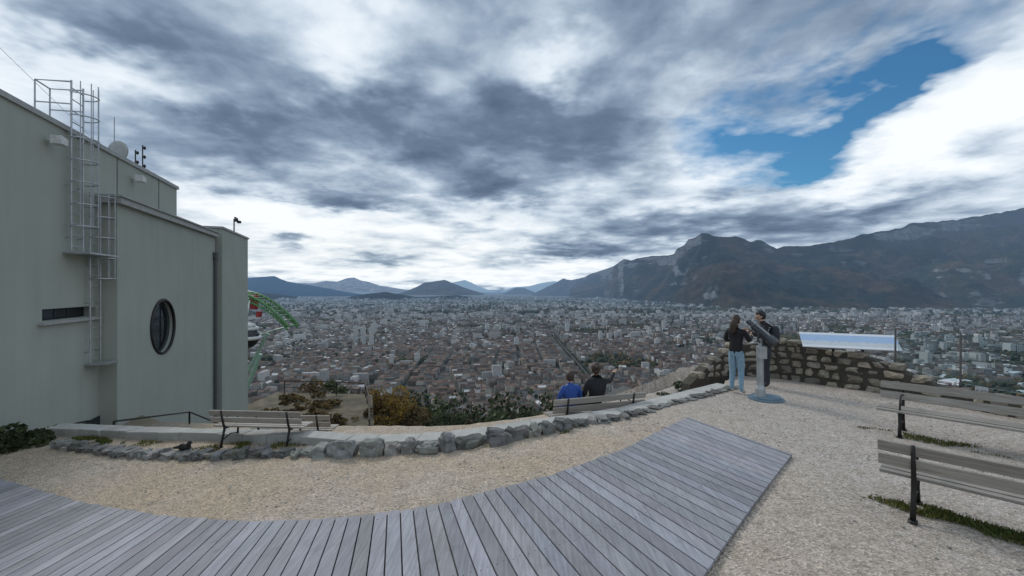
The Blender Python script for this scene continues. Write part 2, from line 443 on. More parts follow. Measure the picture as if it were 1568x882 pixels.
def rubble_wall(name,P,hz0,thick=.4,cs=.17):
    mb=MB(); L=plen([(p[0],p[1]) for p in P]); i=0
    XY=[(p[0],p[1]) for p in P]
    for (a,b) in zip(P[:-1],P[1:]):
        d=Vector((b[0]-a[0],b[1]-a[1],0)).normalized(); n=Vector((-d.y,d.x,0))*thick*.33
        A=Vector((a[0],a[1],0));B=Vector((b[0],b[1],0))
        vs=[A+n+Vector((0,0,hz0)),A-n+Vector((0,0,hz0)),B-n+Vector((0,0,hz0)),B+n+Vector((0,0,hz0)),
            A+n+Vector((0,0,a[2]-.06)),A-n+Vector((0,0,a[2]-.06)),B-n+Vector((0,0,b[2]-.06)),B+n+Vector((0,0,b[2]-.06))]
        mb.add(vs,[(0,3,2,1),(4,5,6,7),(0,1,5,4),(1,2,6,5),(2,3,7,6),(3,0,4,7)],1)
    z=-.05
    cum=[0]
    for a,b in zip(XY[:-1],XY[1:]): cum.append(cum[-1]+math.dist(a,b))
    while z<max(p[2] for p in P):
        s=random.uniform(-.1,0); h=random.uniform(.75,1.25)*cs
        while s<L:
            w=random.uniform(.15,.46)
            (x,y),a=poly_at(XY,max(0,s+w/2)); top=np.interp(s+w/2,cum,[p[2] for p in P])
            if z+h*.6<top: stone(mb,(x,y,z+h/2+random.uniform(-.02,.02)),(w*.99,thick*random.uniform(.9,1.02),h*random.uniform(.9,1.08)),a+random.uniform(-.06,.06),i,0,rough=.35,box=.5,tone=random.uniform(.6,1.25))
            s+=w; i+=1
        z+=h*.97
    return mb.obj(name,[M['rubble'],M['mortar']])
rubble_wall('rubble_stone_wall',[(4.55,11.3,-.1),(5.3,11.6,.45),(6.0,11.75,.85),(7.1,11.3,1.02),(8.25,9.75,.80),(8.75,8.9,.42),(9.3,7.85,.34),(11,4.6,.3)],-1.5,.46,.20)

# ------------------------------------------------------------------ cable-car station
T=Vector((-.3264,.9452,0)); NN=Vector((.9452,.3264,0)); O=Vector((-7.36,0,0))
def P(s,o,z): return O+T*s+NN*o+Vector((0,0,z))
def lbox(mb,s0,s1,o0,o1,z0,z1,mi=0,z1b=None):
    z1b=z1 if z1b is None else z1b
    vs=[P(s0,o0,z0),P(s0,o1,z0),P(s1,o1,z0),P(s1,o0,z0),P(s0,o0,z1),P(s0,o1,z1),P(s1,o1,z1b),P(s1,o0,z1b)]
    mb.add(vs,[(0,1,2,3)[::-1],(4,5,6,7)[::1],(0,1,5,4),(1,2,6,5),(2,3,7,6),(3,0,4,7)],mi)
def fixn(o):
    bm=bmesh.new(); bm.from_mesh(o.data); bmesh.ops.recalc_face_normals(bm,faces=bm.faces); bm.to_mesh(o.data); bm.free()
def cut(o,cutter):
    fixn(o); fixn(cutter)
    m=o.modifiers.new('c','BOOLEAN'); m.object=cutter; m.operation='DIFFERENCE'; m.solver='EXACT'
    bpy.context.view_layer.objects.active=o; bpy.context.view_layer.update()
    bpy.ops.object.modifier_apply(modifier='c'); bpy.data.objects.remove(cutter)
def station():
    e=empty('cable_car_station_building')
    mb=MB(); lbox(mb,1,18,-8,0,-9,6.24); main=mb.obj('main_hall_walls',[M['conc']],e)
    c=MB(); lbox(c,10.45,12.55,-.35,.2,1.58,1.86); cut(main,c.obj('c',[]))
    mb=MB(); lbox(mb,12.7,21.15,-6,.41,-9,4.72); blk=mb.obj('side_block_walls',[M['conc']],e)
    c=MB(); c.tube([P(15.63,.0,1.02),P(15.63,.8,1.02)],.90,n=48); cut(blk,c.obj('c',[]))
    mb=MB(); lbox(mb,21.45,26.3,-5,.62,-9,5.18); lbox(mb,21.15,21.45,-5,.2,-9,5.0); mb.obj('end_tower_walls',[M['conc']],e)
    mb=MB()
    lbox(mb,.9,18.06,-8.06,.06,6.24,6.36); lbox(mb,21.39,26.36,-5.06,.68,5.18,5.27)
    lbox(mb,12.55,21.2,.0 ,.56,4.72,4.90); lbox(mb,12.5,21.2,-.0,.62,4.90,4.95)
    lbox(mb,18.07,21.2,-6,.0,4.721,4.9)
    o=mb.obj('roof_edges',[M['trim']],e); fixn(o)
    mb=MB(); lbox(mb,13.62,13.65,.0,.012,4.96,6.24); lbox(mb,16.4,16.43,.0,.012,4.96,6.24)
    o=mb.obj('wall_joints',[M['trimdark']],e)
    mb=MB(); lbox(mb,10.45,12.55,-.30,-.26,1.58,1.86); o=mb.obj('slot_window_glass',[M['glass']],e)
    mb=MB(); lbox(mb,10.3,12.62,-.02,.12,1.50,1.56); lbox(mb,4,9.05,.0,.12,2.6,2.66); mb.obj('window_sill',[M['trim']],e)
    mb=MB(); mb.tube([P(15.63,.24,1.02),P(15.63,.29,1.02)],.895,n=48); mb.obj('round_window_glass',[M['glass']],e)
    mb=MB()
    mb.tube([P(15.63+.92*math.cos(a),.42,1.02+.92*math.sin(a)) for a in [2*math.pi*k/48 for k in range(48)]],.05,n=8,closed=True)
    mb.beam(P(14.85,.30,1.25),P(16.4,.30,1.25),.02,.02); mb.beam(P(15.75,.30,.25),P(15.75,.30,1.8),.02,.02)
    mb.obj('round_window_frame',[M['iron']],e)
    mb=MB(); mb.tube([P(20.95,.5,-5),P(20.95,.5,3.7)],.07); mb.tube([P(20.95,.5,3.7),P(20.95,.5,4.0)],.12); lbox(mb,21.16,21.44,.21,.24,-8,5.0)  # drain pipe, plus a dark strip painting the shade of the wall gap
    mb.obj('drain_pipe_and_gap_shade',[M['trimdark']],e)
    mb=MB(); lbox(mb,11.2,12.69,.0,.03,-4,-1.2); mb.obj('dark_opening_panel',[M['glass']],e)  # flat dark panel stands in for the darkness of an opening
    mb=MB(); lbox(mb,18.07,21.3,-3.5,-.7,4.9,5.85,0,5.05); o=mb.obj('rooflight',[M['trimdark']],e)
    for s,z in ((10.6,5.8),(14.5,5.84)):
        mb=MB(); lbox(mb,s-.12,s+.12,.12,.34,z-.1,z+.1,0,z+.06); mb.tube([P(s,0,z),P(s,.15,z)],.03); mb.obj('wall_lamp',[M['white']],e,bevel=.01)
    def ladder(s,z0,z1,cage0):
        mb=MB(); w=.24
        for q in(-w,w): mb.tube([P(s+q,.12,z0),P(s+q,.12,z1)],.02,n=6)
        z=z0+.1
        while z<z1-.05: mb.tube([P(s-w,.12,z),P(s+w,.12,z)],.013,n=5); z+=.28
        z=cage0
        while z<=z1+.01:
            mb.tube([P(s+.3*math.cos(a),.12+.42*math.sin(a),z) for a in [math.pi*k/10 for k in range(11)]],.016,n=5); z+=.55
        for k in (1.5,3.2,5,6.8,8.5):
            a=math.pi*k/10; mb.tube([P(s+.3*math.cos(a),.12+.42*math.sin(a),cage0),P(s+.3*math.cos(a),.12+.42*math.sin(a),z1)],.012,n=5)
        z=z0+.3
        while z<min(z1,6.2):
            for q in(-w,w): mb.tube([P(s+q,0,z),P(s+q,.12,z)],.014,n=5)
            z+=1.3
        return mb
    mb=ladder(11.5,3.3,7.5,3.9)
    lbox(mb,11.15,12.5,.03,.55,3.2,3.24)
    for q in (11.22,11.75):
        mb.tube([P(q,.12,7.45),P(q,-.55,7.4),P(q,-.55,6.3)],.02,n=6); mb.tube([P(q,.12,6.9),P(q,-.55,6.87)],.016,n=6)
    mb.tube([P(11.22,-.55,7.4),P(11.75,-.55,7.4)],.018,n=6)
    mb.obj('upper_roof_ladder',[M['steel']],e)
    mb=ladder(12.28,.35,4.9,2.6); lbox(mb,12.0,12.6,.03,.5,.30,.34); mb.obj('lower_roof_ladder',[M['steel']],e)
    mb=MB(); c=P(16,-1,7.05)
    mb.tube([P(16,-1.1,6.3),P(16,-1.1,8.2)],.015,n=5)
    def dish(d):
        return Vector((d.x,d.y*.25,d.z))
    mb.ball(c,.36,fn=dish,seg=20); mb.tube([P(16,-1.1,6.3),P(16,-1.1,7.0)],.05)
    mb.obj('satellite_dish',[M['trim']],e,smooth=True)
    mb=MB()
    for s,h in((17.2,7.45),(17.75,7.8)):
        mb.tube([P(s,-1,6.3),P(s,-1,h)],.02,n=6)
        for z in (h-.1,h-.45,h-.8): mb.tube([P(s-.12,-.95,z),P(s+.14,-1,z+.04)],.014,n=5); mb.ball(P(s+.15,-1,z+.04),(.05,.05,.07),seg=8,rings=6)
    mb.ball(P(17.6,-.9,6.65),.14,seg=10,rings=8)
    mb.obj('antenna_mast',[M['iron']],e)
    mb=MB(); mb.tube([P(26,0,5.2),P(26,0,6.3)],.035,n=6); mb.beam(P(25.75,.1,6.33),P(26.25,.1,6.33),.08,.08); mb.box(P(25.8,.15,6.18),(.16,.16,.14)); mb.box(P(26.2,.2,6.15),(.16,.16,.14))
    mb.obj('tower_lamp_mast',[M['iron']],e)  # tower lamp: pole with two heads, gives no light
station()
mb=MB(); mb.tube([(-13.5,10.5,9.2),(-14.2,14.8,7.3)],.006,n=4); mb.obj('stay_cable',[M['steel']])

def ropeway():
    e=empty('cable_car_ropeway')
    mb=MB(); up=[];lo=[]
    for k in range(13):
        t=k/12; x=-19.6+t*4.0; z=2.1-.15*t-2.25*t**2.0
        up.append(Vector((x,30,z))); lo.append(Vector((x,30,z-.55+.3*t)))
    for y in (0,1.4):
        D=Vector((0,y,0))
        mb.tube([p+D for p in up],.10,n=8); mb.tube([p+D for p in lo],.07,n=8)
        for a,b,c in zip(up[:-1],lo[:-1],lo[1:]): mb.tube([a+D,c+D],.03,n=5); mb.tube([a+D,b+D],.03,n=5)
    for p in up: mb.tube([p,p+Vector((0,1.4,0))],.04,n=5)
    mb.obj('green_guide_arm',[M['green']],e)
    mb=MB()
    mb.tube([(-18.6,30.7,-1.2),(-17.2,31.3,-.7),(-16.0,32.2,-.35)],.06); mb.tube([(-19,30,-4.6),(-17.0,30,-.8)],.11); mb.tube([(-19.5,31,-6),(-18.1,31,-2.4)],.15)
    mb.obj('pale_support',[M['palegreen']],e)
    mb=MB(); mb.box((-18.25,30.5,1.35),(.35,.5,1.0)); mb.box((-17.9,30.5,.5),(.25,.4,.4)); mb.obj('red_counterweight',[M['red']],e,bevel=.04)
    mb=MB()
    mb.ball((-18.15,29.4,-.95),(.82,.82,.85),1,seg=24,rings=14)
    mb.tube([(-18.15+.835*math.cos(a),29.4+.835*math.sin(a),-1.05) for a in [2*math.pi*k/28 for k in range(28)]],.13,0,closed=True)
    mb.tube([(-18.15+.7*math.cos(a),29.4+.7*math.sin(a),-.42) for a in [2*math.pi*k/28 for k in range(28)]],.12,0,closed=True)
    mb.tube([(-18.15,29.4,-.1),(-18.15,29.8,1.5)],.05,0); mb.ball((-18.15,29.4,-.22),(.62,.62,.2),0)
    mb.obj('bubble_cabin',[M['white'],M['glass']],e,smooth=True)
ropeway()

# ------------------------------------------------------------------ railings
def railing(name,pts,h=.95,mat='iron',mid=1,post=1.5,r=.022):
    mb=MB(); pts=[Vector(p) for p in pts]
    for k in range(mid+1):
        f=1-k/(mid+1); mb.tube([p+Vector((0,0,h*f)) for p in pts],r if k==0 else r*.7,n=6)
    for a,b in zip(pts[:-1],pts[1:]):
        n=max(1,int((b-a).length/post))
        for i in range(n+1): q=a.lerp(b,i/n); mb.tube([q,q+Vector((0,0,h))],r,n=6)
    return mb.obj(name,[M[mat]])
railing('metal_railing',[(-9.7,10.5,-1.85),(-8.98,12,-2.05),(-8.2,12.4,-2.6)])
railing('metal_railing',[(-11.9,9.8,-2.1),(-11.0,11.2,-2.05)])
railing('metal_railing',[(-12,19.5,-5.0),(-10.2,17,-4.8),(-8.5,15.5,-5.0)])
railing('wooden_fence',[(-19,36,-6.5),(-14.5,35.6,-6.5),(-11.9,35,-6.5),(-10.3,31,-6.5),(-8.6,26,-6.7)],1.1,'bark',1,2.0,.05)
mb=MB(); poly=[(-20,20),(-8.3,20),(-8.3,26),(-10,31),(-11.6,35.8),(-20,36.6)]
vs=[(x,y,-6.5) for x,y in poly]+[(x,y,-16) for x,y in poly]; n=len(poly)
mb.add(vs,[tuple(range(n))]+[(i+n,(i+1)%n+n,(i+1)%n,i) for i in range(n)]); mb.obj('lower_terrace',[M['dry']])
rubble_wall('rampart_wall',[(-12.6,25,-5.9),(-9.4,24.5,-5.9),(-8.5,26.2,-5.9)],-7,.6,.25)
# old fort building below the belvedere: stone walls, low pitched slate roof
e=empty('fort_bastion_building',(9.6,31,0),.25)
mb=MB(); mb.box((0,0,-9),(4.0,6,5.6)); mb.obj('walls',[M['mortar']],e)
mb=MB(); mb.add([(-2.2,-3.2,-6.25),(2.2,-3.2,-6.25),(2.2,3.2,-6.25),(-2.2,3.2,-6.25),(0,-3.2,-5.35),(0,3.2,-5.35)],[(0,4,5,3),(1,2,5,4),(0,1,4),(2,3,5),(0,3,2,1)]); mb.obj('roof',[M['oldroof']],e)

# ------------------------------------------------------------------ benches
def bench(x,y,z,ang,L=1.9,sc=1.):
    e=empty('park_bench',(x,y,z),ang,sc)
    mb=MB()
    for y0,zz in ((.10,.43),(.215,.435),(.33,.435),(.445,.425)):
        k=random.uniform(.85,1.2); mb.box((0,y0,zz),(L,.095,.035),None,0,(k,k,k))
    R=Matrix.Rotation(math.radians(14),3,'X')
    for yy,zz in ((-.02,.60),(-.06,.765)):
        k=random.uniform(.85,1.2); mb.box((0,yy,zz),(L,.035,.125),R,0,(k,k,k))
    mb.obj('slats',[M['bench']],e,bevel=.006)
    mb=MB()
    for s in (-1,1):
        X=s*(L/2-.3)
        mb.tube([(X,-.10,.0),(X,-.035,.22),(X,.02,.40),(X,-.035,.55),(X,-.10,.83)],[.028,.024,.026,.022,.018],n=8)
        mb.tube([(X,.50,.0),(X,.44,.2),(X,.47,.39)],[.028,.022,.024],n=8)
        mb.beam((X,.0,.395),(X,.50,.395),.045,.035)
        mb.tube([(X,.0,.16),(X,.2,.22),(X,.45,.16)],.014,n=6)
        mb.box((X,-.11,.008),(.08,.1,.016)); mb.box((X,.5,.008),(.08,.1,.016))
        mb.tube([(X,.44,.41),(X,.42,.62),(X,.2,.66),(X,-.04,.62)],.014,n=6)
    mb.obj('cast_iron_legs',[M['iron']],e,smooth=True)
    return e
bench(-4.58,7.72,gz(-4.6)-.0,math.radians(-4),2.12,.8)
bench(-4.85,9.35,gz(-4.85)-.64,math.radians(0),2.0,.92)
MBX,MBY,MBA=1.76,8.62,math.atan2(.65,1.98)
bench(MBX,MBY,-.60,MBA,2.1,.98)
a=math.atan2(-.73,.68)
bench(3.87+.68*.98,4.64-.73*.98,0,a,2.0,.92)
c=Vector((6.2,7.3))+Vector((.68,-.73))*.98
bench(c.x+.0,c.y,0,a+math.pi,2.0,.95)

# ------------------------------------------------------------------ info panel, glass rail, telescope
def panel():
    e=empty('orientation_table_sign',(7.90,10.14,0),math.radians(-24))
    m,nt,b,out=new_mat('printed_panorama_panel')
    co=N(nt,'ShaderNodeTexCoord').outputs['Object']; sp=N(nt,'ShaderNodeSeparateXYZ'); nt.links.new(co,sp.inputs[0])
    y=MA(nt,'ADD',MA(nt,'MULTIPLY',sp.outputs[1],2.2),.5)
    n=NOISE(nt,SCALEV(nt,co,(5,0,0)),1.,5)
    ridge=MA(nt,'GREATER_THAN',MA(nt,'ADD',MA(nt,'MULTIPLY',n,.35),.22),y)
    c=MIX(nt,ridge,(.36,.50,.70),(.56,.60,.62))
    tx=NOISE(nt,SCALEV(nt,co,(60,9,1)),1.,2)
    c=MIX(nt,MA(nt,'MULTIPLY',MA(nt,'GREATER_THAN',tx,.60),.35),c,(.2,.26,.36))
    c=MIX(nt,MA(nt,'GREATER_THAN',MA(nt,'ABSOLUTE',sp.outputs[1]),.20),c,(.7,.72,.75))
    nt.links.new(c,b.inputs['Base Color']); b.inputs['Roughness'].default_value=.4
    mb=MB(); mb.box((0,0,0),(1.86,.56,.02)); o=mb.obj('printed_panel',[m],e); o.location=(0,0,1.10); o.rotation_euler=(math.radians(32),0,0)
    mb=MB()
    for s in (-.28,.28): mb.beam((s,.02,.6),(s,.02,1.10),.05,.05); mb.beam((s,-.2,.955),(s,.22,1.205),.05,.03)
    mb.obj('panel_brackets',[M['iron']],e)
panel()
def glassrail():
    e=empty('glass_railing')
    pts=[(8.45,9.5,.6),(8.95,8.6,.4),(9.5,7.55,.36),(10.4,5.8,.34),(11.3,4.1,.3)]
    g=MB(); p=MB()
    for a,b in zip(pts[:-1],pts[1:]):
        A=Vector(a);B=Vector(b); d=(B-A).normalized()
        A2=A+d*.05;B2=B-d*.05; n=Vector((-d.y,d.x,0))*.006
        v=[]
        for q,t in ((A2,1.42),(B2,1.42)):
            for s in(-1,1):
                v.append(q+n*s+Vector((0,0,.05))); v.append(Vector((q.x,q.y,t))+n*s)
        g.add(v,[(0,4,5,1),(2,3,7,6),(1,5,7,3),(0,2,6,4),(0,1,3,2),(4,6,7,5)])
    for a in pts: p.tube([Vector(a),(a[0],a[1],1.45)],.018,n=8)
    g.obj('glass_panes',[M['glassc']],e); p.obj('posts',[M['trimdark']],e)
glassrail()
def scope():
    e=empty('coin_operated_telescope',(5.36,9.1,0),0)
    mb=MB()
    mb.tube([(0,0,.0),(0,0,.035)],.34,0,n=32); mb.tube([(0,0,.035),(0,0,.07)],.28,0,n=32)
    mb.obj('base_plate',[M['scopeb']],e)
    mb=MB()
    mb.tube([(-.12,0,.07),(-.12,0,.22),(-.12,0,.3),(-.12,0,1.08)],[.11,.095,.07,.062],n=16)
    mb.box((-.12,-.05,1.0),(.16,.14,.26)); mb.tube([(-.12,0,1.08),(-.12,0,1.28)],.045,n=12)
    mb.obj('column_and_coin_box',[M['steel']],e,bevel=.006)
    mb=MB(); f=Vector((.22,-.20,-.26)).normalized(); up=Vector((0,0,1)); sx=f.cross(up).normalized()
    for s in(-1,1): mb.tube([(-.12,0,1.2),Vector((-.12,0,1.24))+sx*s*.17,Vector((-.12,0,1.42))+sx*s*.17],.022,n=8)
    c=Vector((-.1,0,1.42))
    for s in(-1,1):
        q=c+sx*s*.075
        mb.tube([q-f*.34,q-f*.22,q-f*.2,q+f*.12,q+f*.2,q+f*.34,q+f*.36],[.032,.035,.055,.06,.082,.088,.08],n=14)
    R=Matrix((sx,f,sx.cross(f))).transposed(); mb.box(c,(.22,.34,.13),R)
    mb.obj('twin_barrel_head',[M['scope']],e,bevel=.008)
scope()

# ------------------------------------------------------------------ people
def seg_d(p,a,b):
    ab=b-a; t=max(0,min(1,(p-a).dot(ab)/max(ab.length_squared,1e-9))); return (p-(a+ab*t)).length,t
def figure(name,J,loc,rz,sc,mats,hair='short',head=None,headdir=(0,1,0),curl=.5):
    e=empty(name,loc,rz,sc)
    bones=[('pelvis','waist','top'),('waist','chest','top'),('chest','neckb','top'),('neckb','neck','skin'),('neck','skull','skin')]
    for s in 'LR':
        bones+=[('chest','sh'+s,'top'),('sh'+s,'el'+s,'top'),('el'+s,'wr'+s,'top'),('wr'+s,'pa'+s,'skin'),
                ('pelvis','hp'+s,'bottom'),('hp'+s,'kn'+s,'bottom'),('kn'+s,'an'+s,'bottom'),('an'+s,'to'+s,'shoe')]
    names=list(J.keys()); me=bpy.data.meshes.new('body')
    me.from_pydata([J[n][0] for n in names],[(names.index(a),names.index(b)) for a,b,_ in bones],[])
    o=bpy.data.objects.new('body',me); scene.collection.objects.link(o)
    sk=o.modifiers.new('s','SKIN'); sk.use_smooth_shade=True; sk.branch_smoothing=.4
    if not me.skin_vertices:
        bpy.context.view_layer.objects.active=o; o.select_set(True); bpy.ops.object.skin_root_mark
    for i,n in enumerate(names):
        d=me.skin_vertices[0].data[i]; d.radius=(J[n][1]*1.12,J[n][2]*1.12); d.use_root=(n=='pelvis')
    ss=o.modifiers.new('u','SUBSURF'); ss.levels=2; ss.render_levels=2
    bpy.context.view_layer.update()
    dg=bpy.context.evaluated_depsgraph_get(); nm=bpy.data.meshes.new_from_object(o.evaluated_get(dg))
    bpy.data.objects.remove(o)
    order=['top','bottom','skin','shoe']
    nm.materials.clear()
    for k in order: nm.materials.append(M['skin'] if k=='skin' else M[mats[k]])
    for p in nm.polygons:
        c=Vector(p.center); best=None
        for a,b,t in bones:
            A=Vector(J[a][0]);B=Vector(J[b][0]); d,tt=seg_d(c,A,B); r=J[a][1]*(1-tt)+J[b][1]*tt
            w=d/r
            if best is None or w<best[0]: best=(w,t)
        t=best[1]
        if t=='top' and c.z<J['pelvis'][0][2]-.03 and mats.get('long',0)==0: t='bottom'
        if t=='bottom' and c.z>J['pelvis'][0][2]-.02: t='top'
        p.material_index=order.index(t); p.use_smooth=True
    body=bpy.data.objects.new('body',nm); scene.collection.objects.link(body); body.parent=e
    mb=MB()
    for s in 'LR':
        w=Vector(J['wr'+s][0]); p=Vector(J['pa'+s][0]); d=(p-w).normalized()
        ref=Vector((0,1,0)) if abs(d.y)<.8 else Vector((0,0,1))
        sd=(ref-d*ref.dot(d)).normalized(); nrm=d.cross(sd)*(1 if s=='L' else -1)
        for k,(off,l) in enumerate(((-.028,.062),(-.010,.075),(.010,.080),(.028,.072))):
            a=p+sd*off; b=a+d*l*.45+nrm*.004; c=b+(d*(1-curl*.6)+nrm*curl).normalized()*l*.35; f=c+(d*(1-curl)+nrm*curl*1.4).normalized()*l*.28
            mb.tube([a-d*.015,a+d*.01,b,c,f],[.009,.0095,.0088,.008,.006],n=6)
        a=w+d*.02+sd*.025; b=a+sd*.03+d*.025; c=b+d*.03+sd*.005; mb.tube([a,b,c],[.012,.0105,.008],n=6)
    mb.obj('fingers',[M['skin']],e,smooth=True)
    h=Vector(J['skull'][0])+Vector((0,0,.045)); hd=Vector(headdir).normalized()
    he=bpy.data.objects.new('head_pivot',None); scene.collection.objects.link(he); he.parent=e; he.location=h
    he.rotation_mode='QUATERNION'; he.rotation_quaternion=hd.to_track_quat('Y','Z')
    def hf(d):
        d=d.copy()
        if d.z<0: d.x*=1-.28*abs(d.z); d.y*=1-.08*abs(d.z)
        if d.y>.5 and abs(d.z+.05)<.22 and abs(d.x)<.18: d.y*=1.13
        if d.y<0: d.y*=1.04
        return d
    mb=MB(); mb.ball((0,0,0),(.077,.098,.118),0,seg=28,rings=20,fn=hf)
    mb.tube([(0,.088,.02),(0,.108,-.012),(0,.112,-.028),(0,.094,-.036)],[.008,.012,.015,.008],0,n=8)
    for s in(-1,1):
        mb.ball((s*.03,.084,.012),(.013,.008,.009),1,8,6); mb.ball((s*.078,0,-.005),(.012,.022,.034),0,8,8)
    mb.ball((0,.086,-.062),(.024,.01,.008),2,8,6)
    mb.obj('head',[M['skin'],M['eye'],M['lips']],he,smooth=True)
    hm=M[mats['hair']]
    def hair_f(d):
        d=d.copy(); k=1+.05*noise.noise(d*5)
        if d.y>.25:
            if d.z<.45: d=d*.80
        return d*k
    mb=MB()
    mb.ball((0,-.012,.018),(.088,.108,.118),0,seg=28,rings=20,fn=hair_f)
    if hair=='long':
        mb.tube([(0,-.07,.03),(0,-.10,-.06),(0,-.11,-.16),(0,-.10,-.25),(0,-.09,-.31)],[.06,.078,.075,.06,.02],n=12)
    if hair=='bun':
        mb.ball((0,-.11,.05),(.045,.045,.045),0,12,8); mb.ball((0,-.07,-.04),(.06,.05,.05),0,12,8)
    mb.obj('hair',[hm],he,smooth=True)
    return e
def stand(**ov):
    J={'pelvis':((0,0,.96),.145,.105),'waist':((0,0,1.10),.125,.095),'chest':((0,.0,1.30),.15,.11),'neckb':((0,-.015,1.455),.075,.065),'neck':((0,-.005,1.515),.05,.05),'skull':((0,.01,1.58),.055,.06)}
    for s,q in(('L',-1),('R',1)):
        J['sh'+s]=((q*.165,-.01,1.405),.062,.062); J['el'+s]=((q*.23,-.03,1.14),.046,.046); J['wr'+s]=((q*.24,.06,.90),.030,.030); J['pa'+s]=((q*.24,.08,.83),.032,.020)
        J['hp'+s]=((q*.085,0,.88),.095,.095); J['kn'+s]=((q*.095,.02,.50),.064,.064); J['an'+s]=((q*.10,-.01,.09),.042,.042); J['to'+s]=((q*.115,.13,.04),.038,.032)
    for k,v in ov.items(): J[k]=(v,J[k][1],J[k][2])
    return J
figure('woman_in_light_jeans',stand(elL=(-.25,.02,1.17),wrL=(-.12,.20,1.13),paL=(-.06,.25,1.14),elR=(.27,.03,1.18),wrR=(.22,.26,1.27),paR=(.20,.32,1.30),knL=(-.09,.04,.5),anR=(.13,-.06,.09),toR=(.16,.08,.04)),
    (5.02,9.65,0),math.radians(-50),1.0,{'top':'black','bottom':'jeans','shoe':'shoe','hair':'hairb'},'long',headdir=(.15,1,-.12))
w2=figure('man_in_dark_jacket',stand(waist=((0,.02,1.10)),chest=(0,.05,1.30),neckb=(0,.07,1.45),neck=(0,.09,1.51),skull=(0,.12,1.57),shL=(-.18,.05,1.40),shR=(.18,.05,1.40),elL=(-.26,.17,1.17),wrL=(-.13,.38,1.27),paL=(-.10,.44,1.29),elR=(.26,.17,1.17),wrR=(.13,.38,1.27),paR=(.10,.44,1.29)),
    (6.02,10.2,0),math.radians(72),1.04,{'top':'black','bottom':'dgrey','shoe':'shoed','hair':'hairk'},'short',headdir=(0,1,-.35))
mb=MB(); mb.ball((.0,-.16,1.20),(.15,.10,.21),0,20,14,fn=lambda d:Vector([math.copysign(abs(a)**.7,a) for a in d]))
for s in(-1,1): mb.tube([(s*.1,-.12,1.36),(s*.12,.03,1.475),(s*.12,.17,1.36),(s*.13,.1,1.1),(s*.1,-.12,1.03)],.018,n=6)
mb.obj('backpack',[M['dgrey']],w2,smooth=True)
def sit(**ov):
    J={'pelvis':((0,.0,.56),.15,.115),'waist':((0,-.03,.70),.13,.10),'chest':((0,-.02,.90),.155,.115),'neckb':((0,0,1.055),.075,.065),'neck':((0,.015,1.115),.05,.05),'skull':((0,.03,1.18),.055,.06)}
    for s,q in(('L',-1),('R',1)):
        J['sh'+s]=((q*.175,-.01,1.005),.064,.064); J['el'+s]=((q*.25,.04,.76),.048,.048); J['wr'+s]=((q*.14,.26,.66),.032,.032); J['pa'+s]=((q*.10,.32,.64),.032,.020)
        J['hp'+s]=((q*.09,.08,.53),.095,.095); J['kn'+s]=((q*.12,.46,.52),.066,.066); J['an'+s]=((q*.12,.50,.10),.042,.042); J['to'+s]=((q*.13,.64,.04),.038,.032)
    for k,v in ov.items(): J[k]=(v,J[k][1],J[k][2])
    return J
def on_bench(t):
    return (MBX+math.cos(MBA)*t-math.sin(MBA)*.2,MBY+math.sin(MBA)*t+math.cos(MBA)*.2,-.60)
figure('seated_man_in_blue_jacket',sit(),on_bench(-.55),MBA,.95,{'top':'blue','bottom':'dgrey','shoe':'shoed','hair':'hairb','long':1},'short',headdir=(.25,1,-.05))
figure('seated_woman_pointing',sit(elR=(.36,.10,.95),wrR=(.55,.26,1.07),paR=(.61,.31,1.11)),on_bench(.03),MBA,1.05,{'top':'black','bottom':'dgrey','shoe':'shoed','hair':'hairb','long':1},'bun',headdir=(.2,1,.0),curl=.3)

mb=MB()
b=Vector((-5.7,7.50,gz(-5.7)+.16))
mb.ball(b,(.11,.06,.065),0,14,10); mb.ball(b+Vector((.09,0,.075)),(.035,.032,.036),0,10,8); mb.tube([b+Vector((.06,0,.02)),b+Vector((.09,0,.07))],[.045,.03],0,n=8)
mb.tube([b+Vector((.12,0,.075)),b+Vector((.155,0,.065))],[.01,.002],0,n=6); mb.tube([b+Vector((-.08,0,0)),b+Vector((-.2,0,-.02))],[.035,.015],0,n=6)
for s in(-.02,.02): mb.tube([b+Vector((0,s,-.05)),b+Vector((.01,s,-.14))],.005,0,n=5)
mb.obj('pigeon',[M['iron']],smooth=True)

# ------------------------------------------------------------------ grass, bushes, trees
def blades(name,patches,mat='grass'):
    mb=MB()
    for (cx,cy,rx,ry,ang,n,h) in patches:
        for i in range(n):
            r=math.sqrt(random.random()); t=random.uniform(0,6.28); lx=rx*r*math.cos(t); ly=ry*r*math.sin(t)
            x=cx+lx*math.cos(ang)-ly*math.sin(ang); y=cy+lx*math.sin(ang)+ly*math.cos(ang)
            if noise.noise(Vector((x*2.5,y*2.5,0)))<-.12: continue
            z=gz(x); hh=h*random.uniform(.4,1.2)*(1.1-r*.6); a=random.uniform(0,6.28); w=random.uniform(.004,.008)
            lean=Vector((random.uniform(-1,1),random.uniform(-1,1),0))*hh*.6
            k=random.uniform(.6,1.5); c=(k*random.choice((1,1,1.5)),k,k*.8)
            p=Vector((x,y,z)); d=Vector((math.cos(a),math.sin(a),0))*w
            mb.add([p-d,p+d,p+d*.6+lean*.4+Vector((0,0,hh*.6)),p+lean+Vector((0,0,hh))],[(0,1,2,3)],0,c)
    mb.obj(name,[M[mat]])
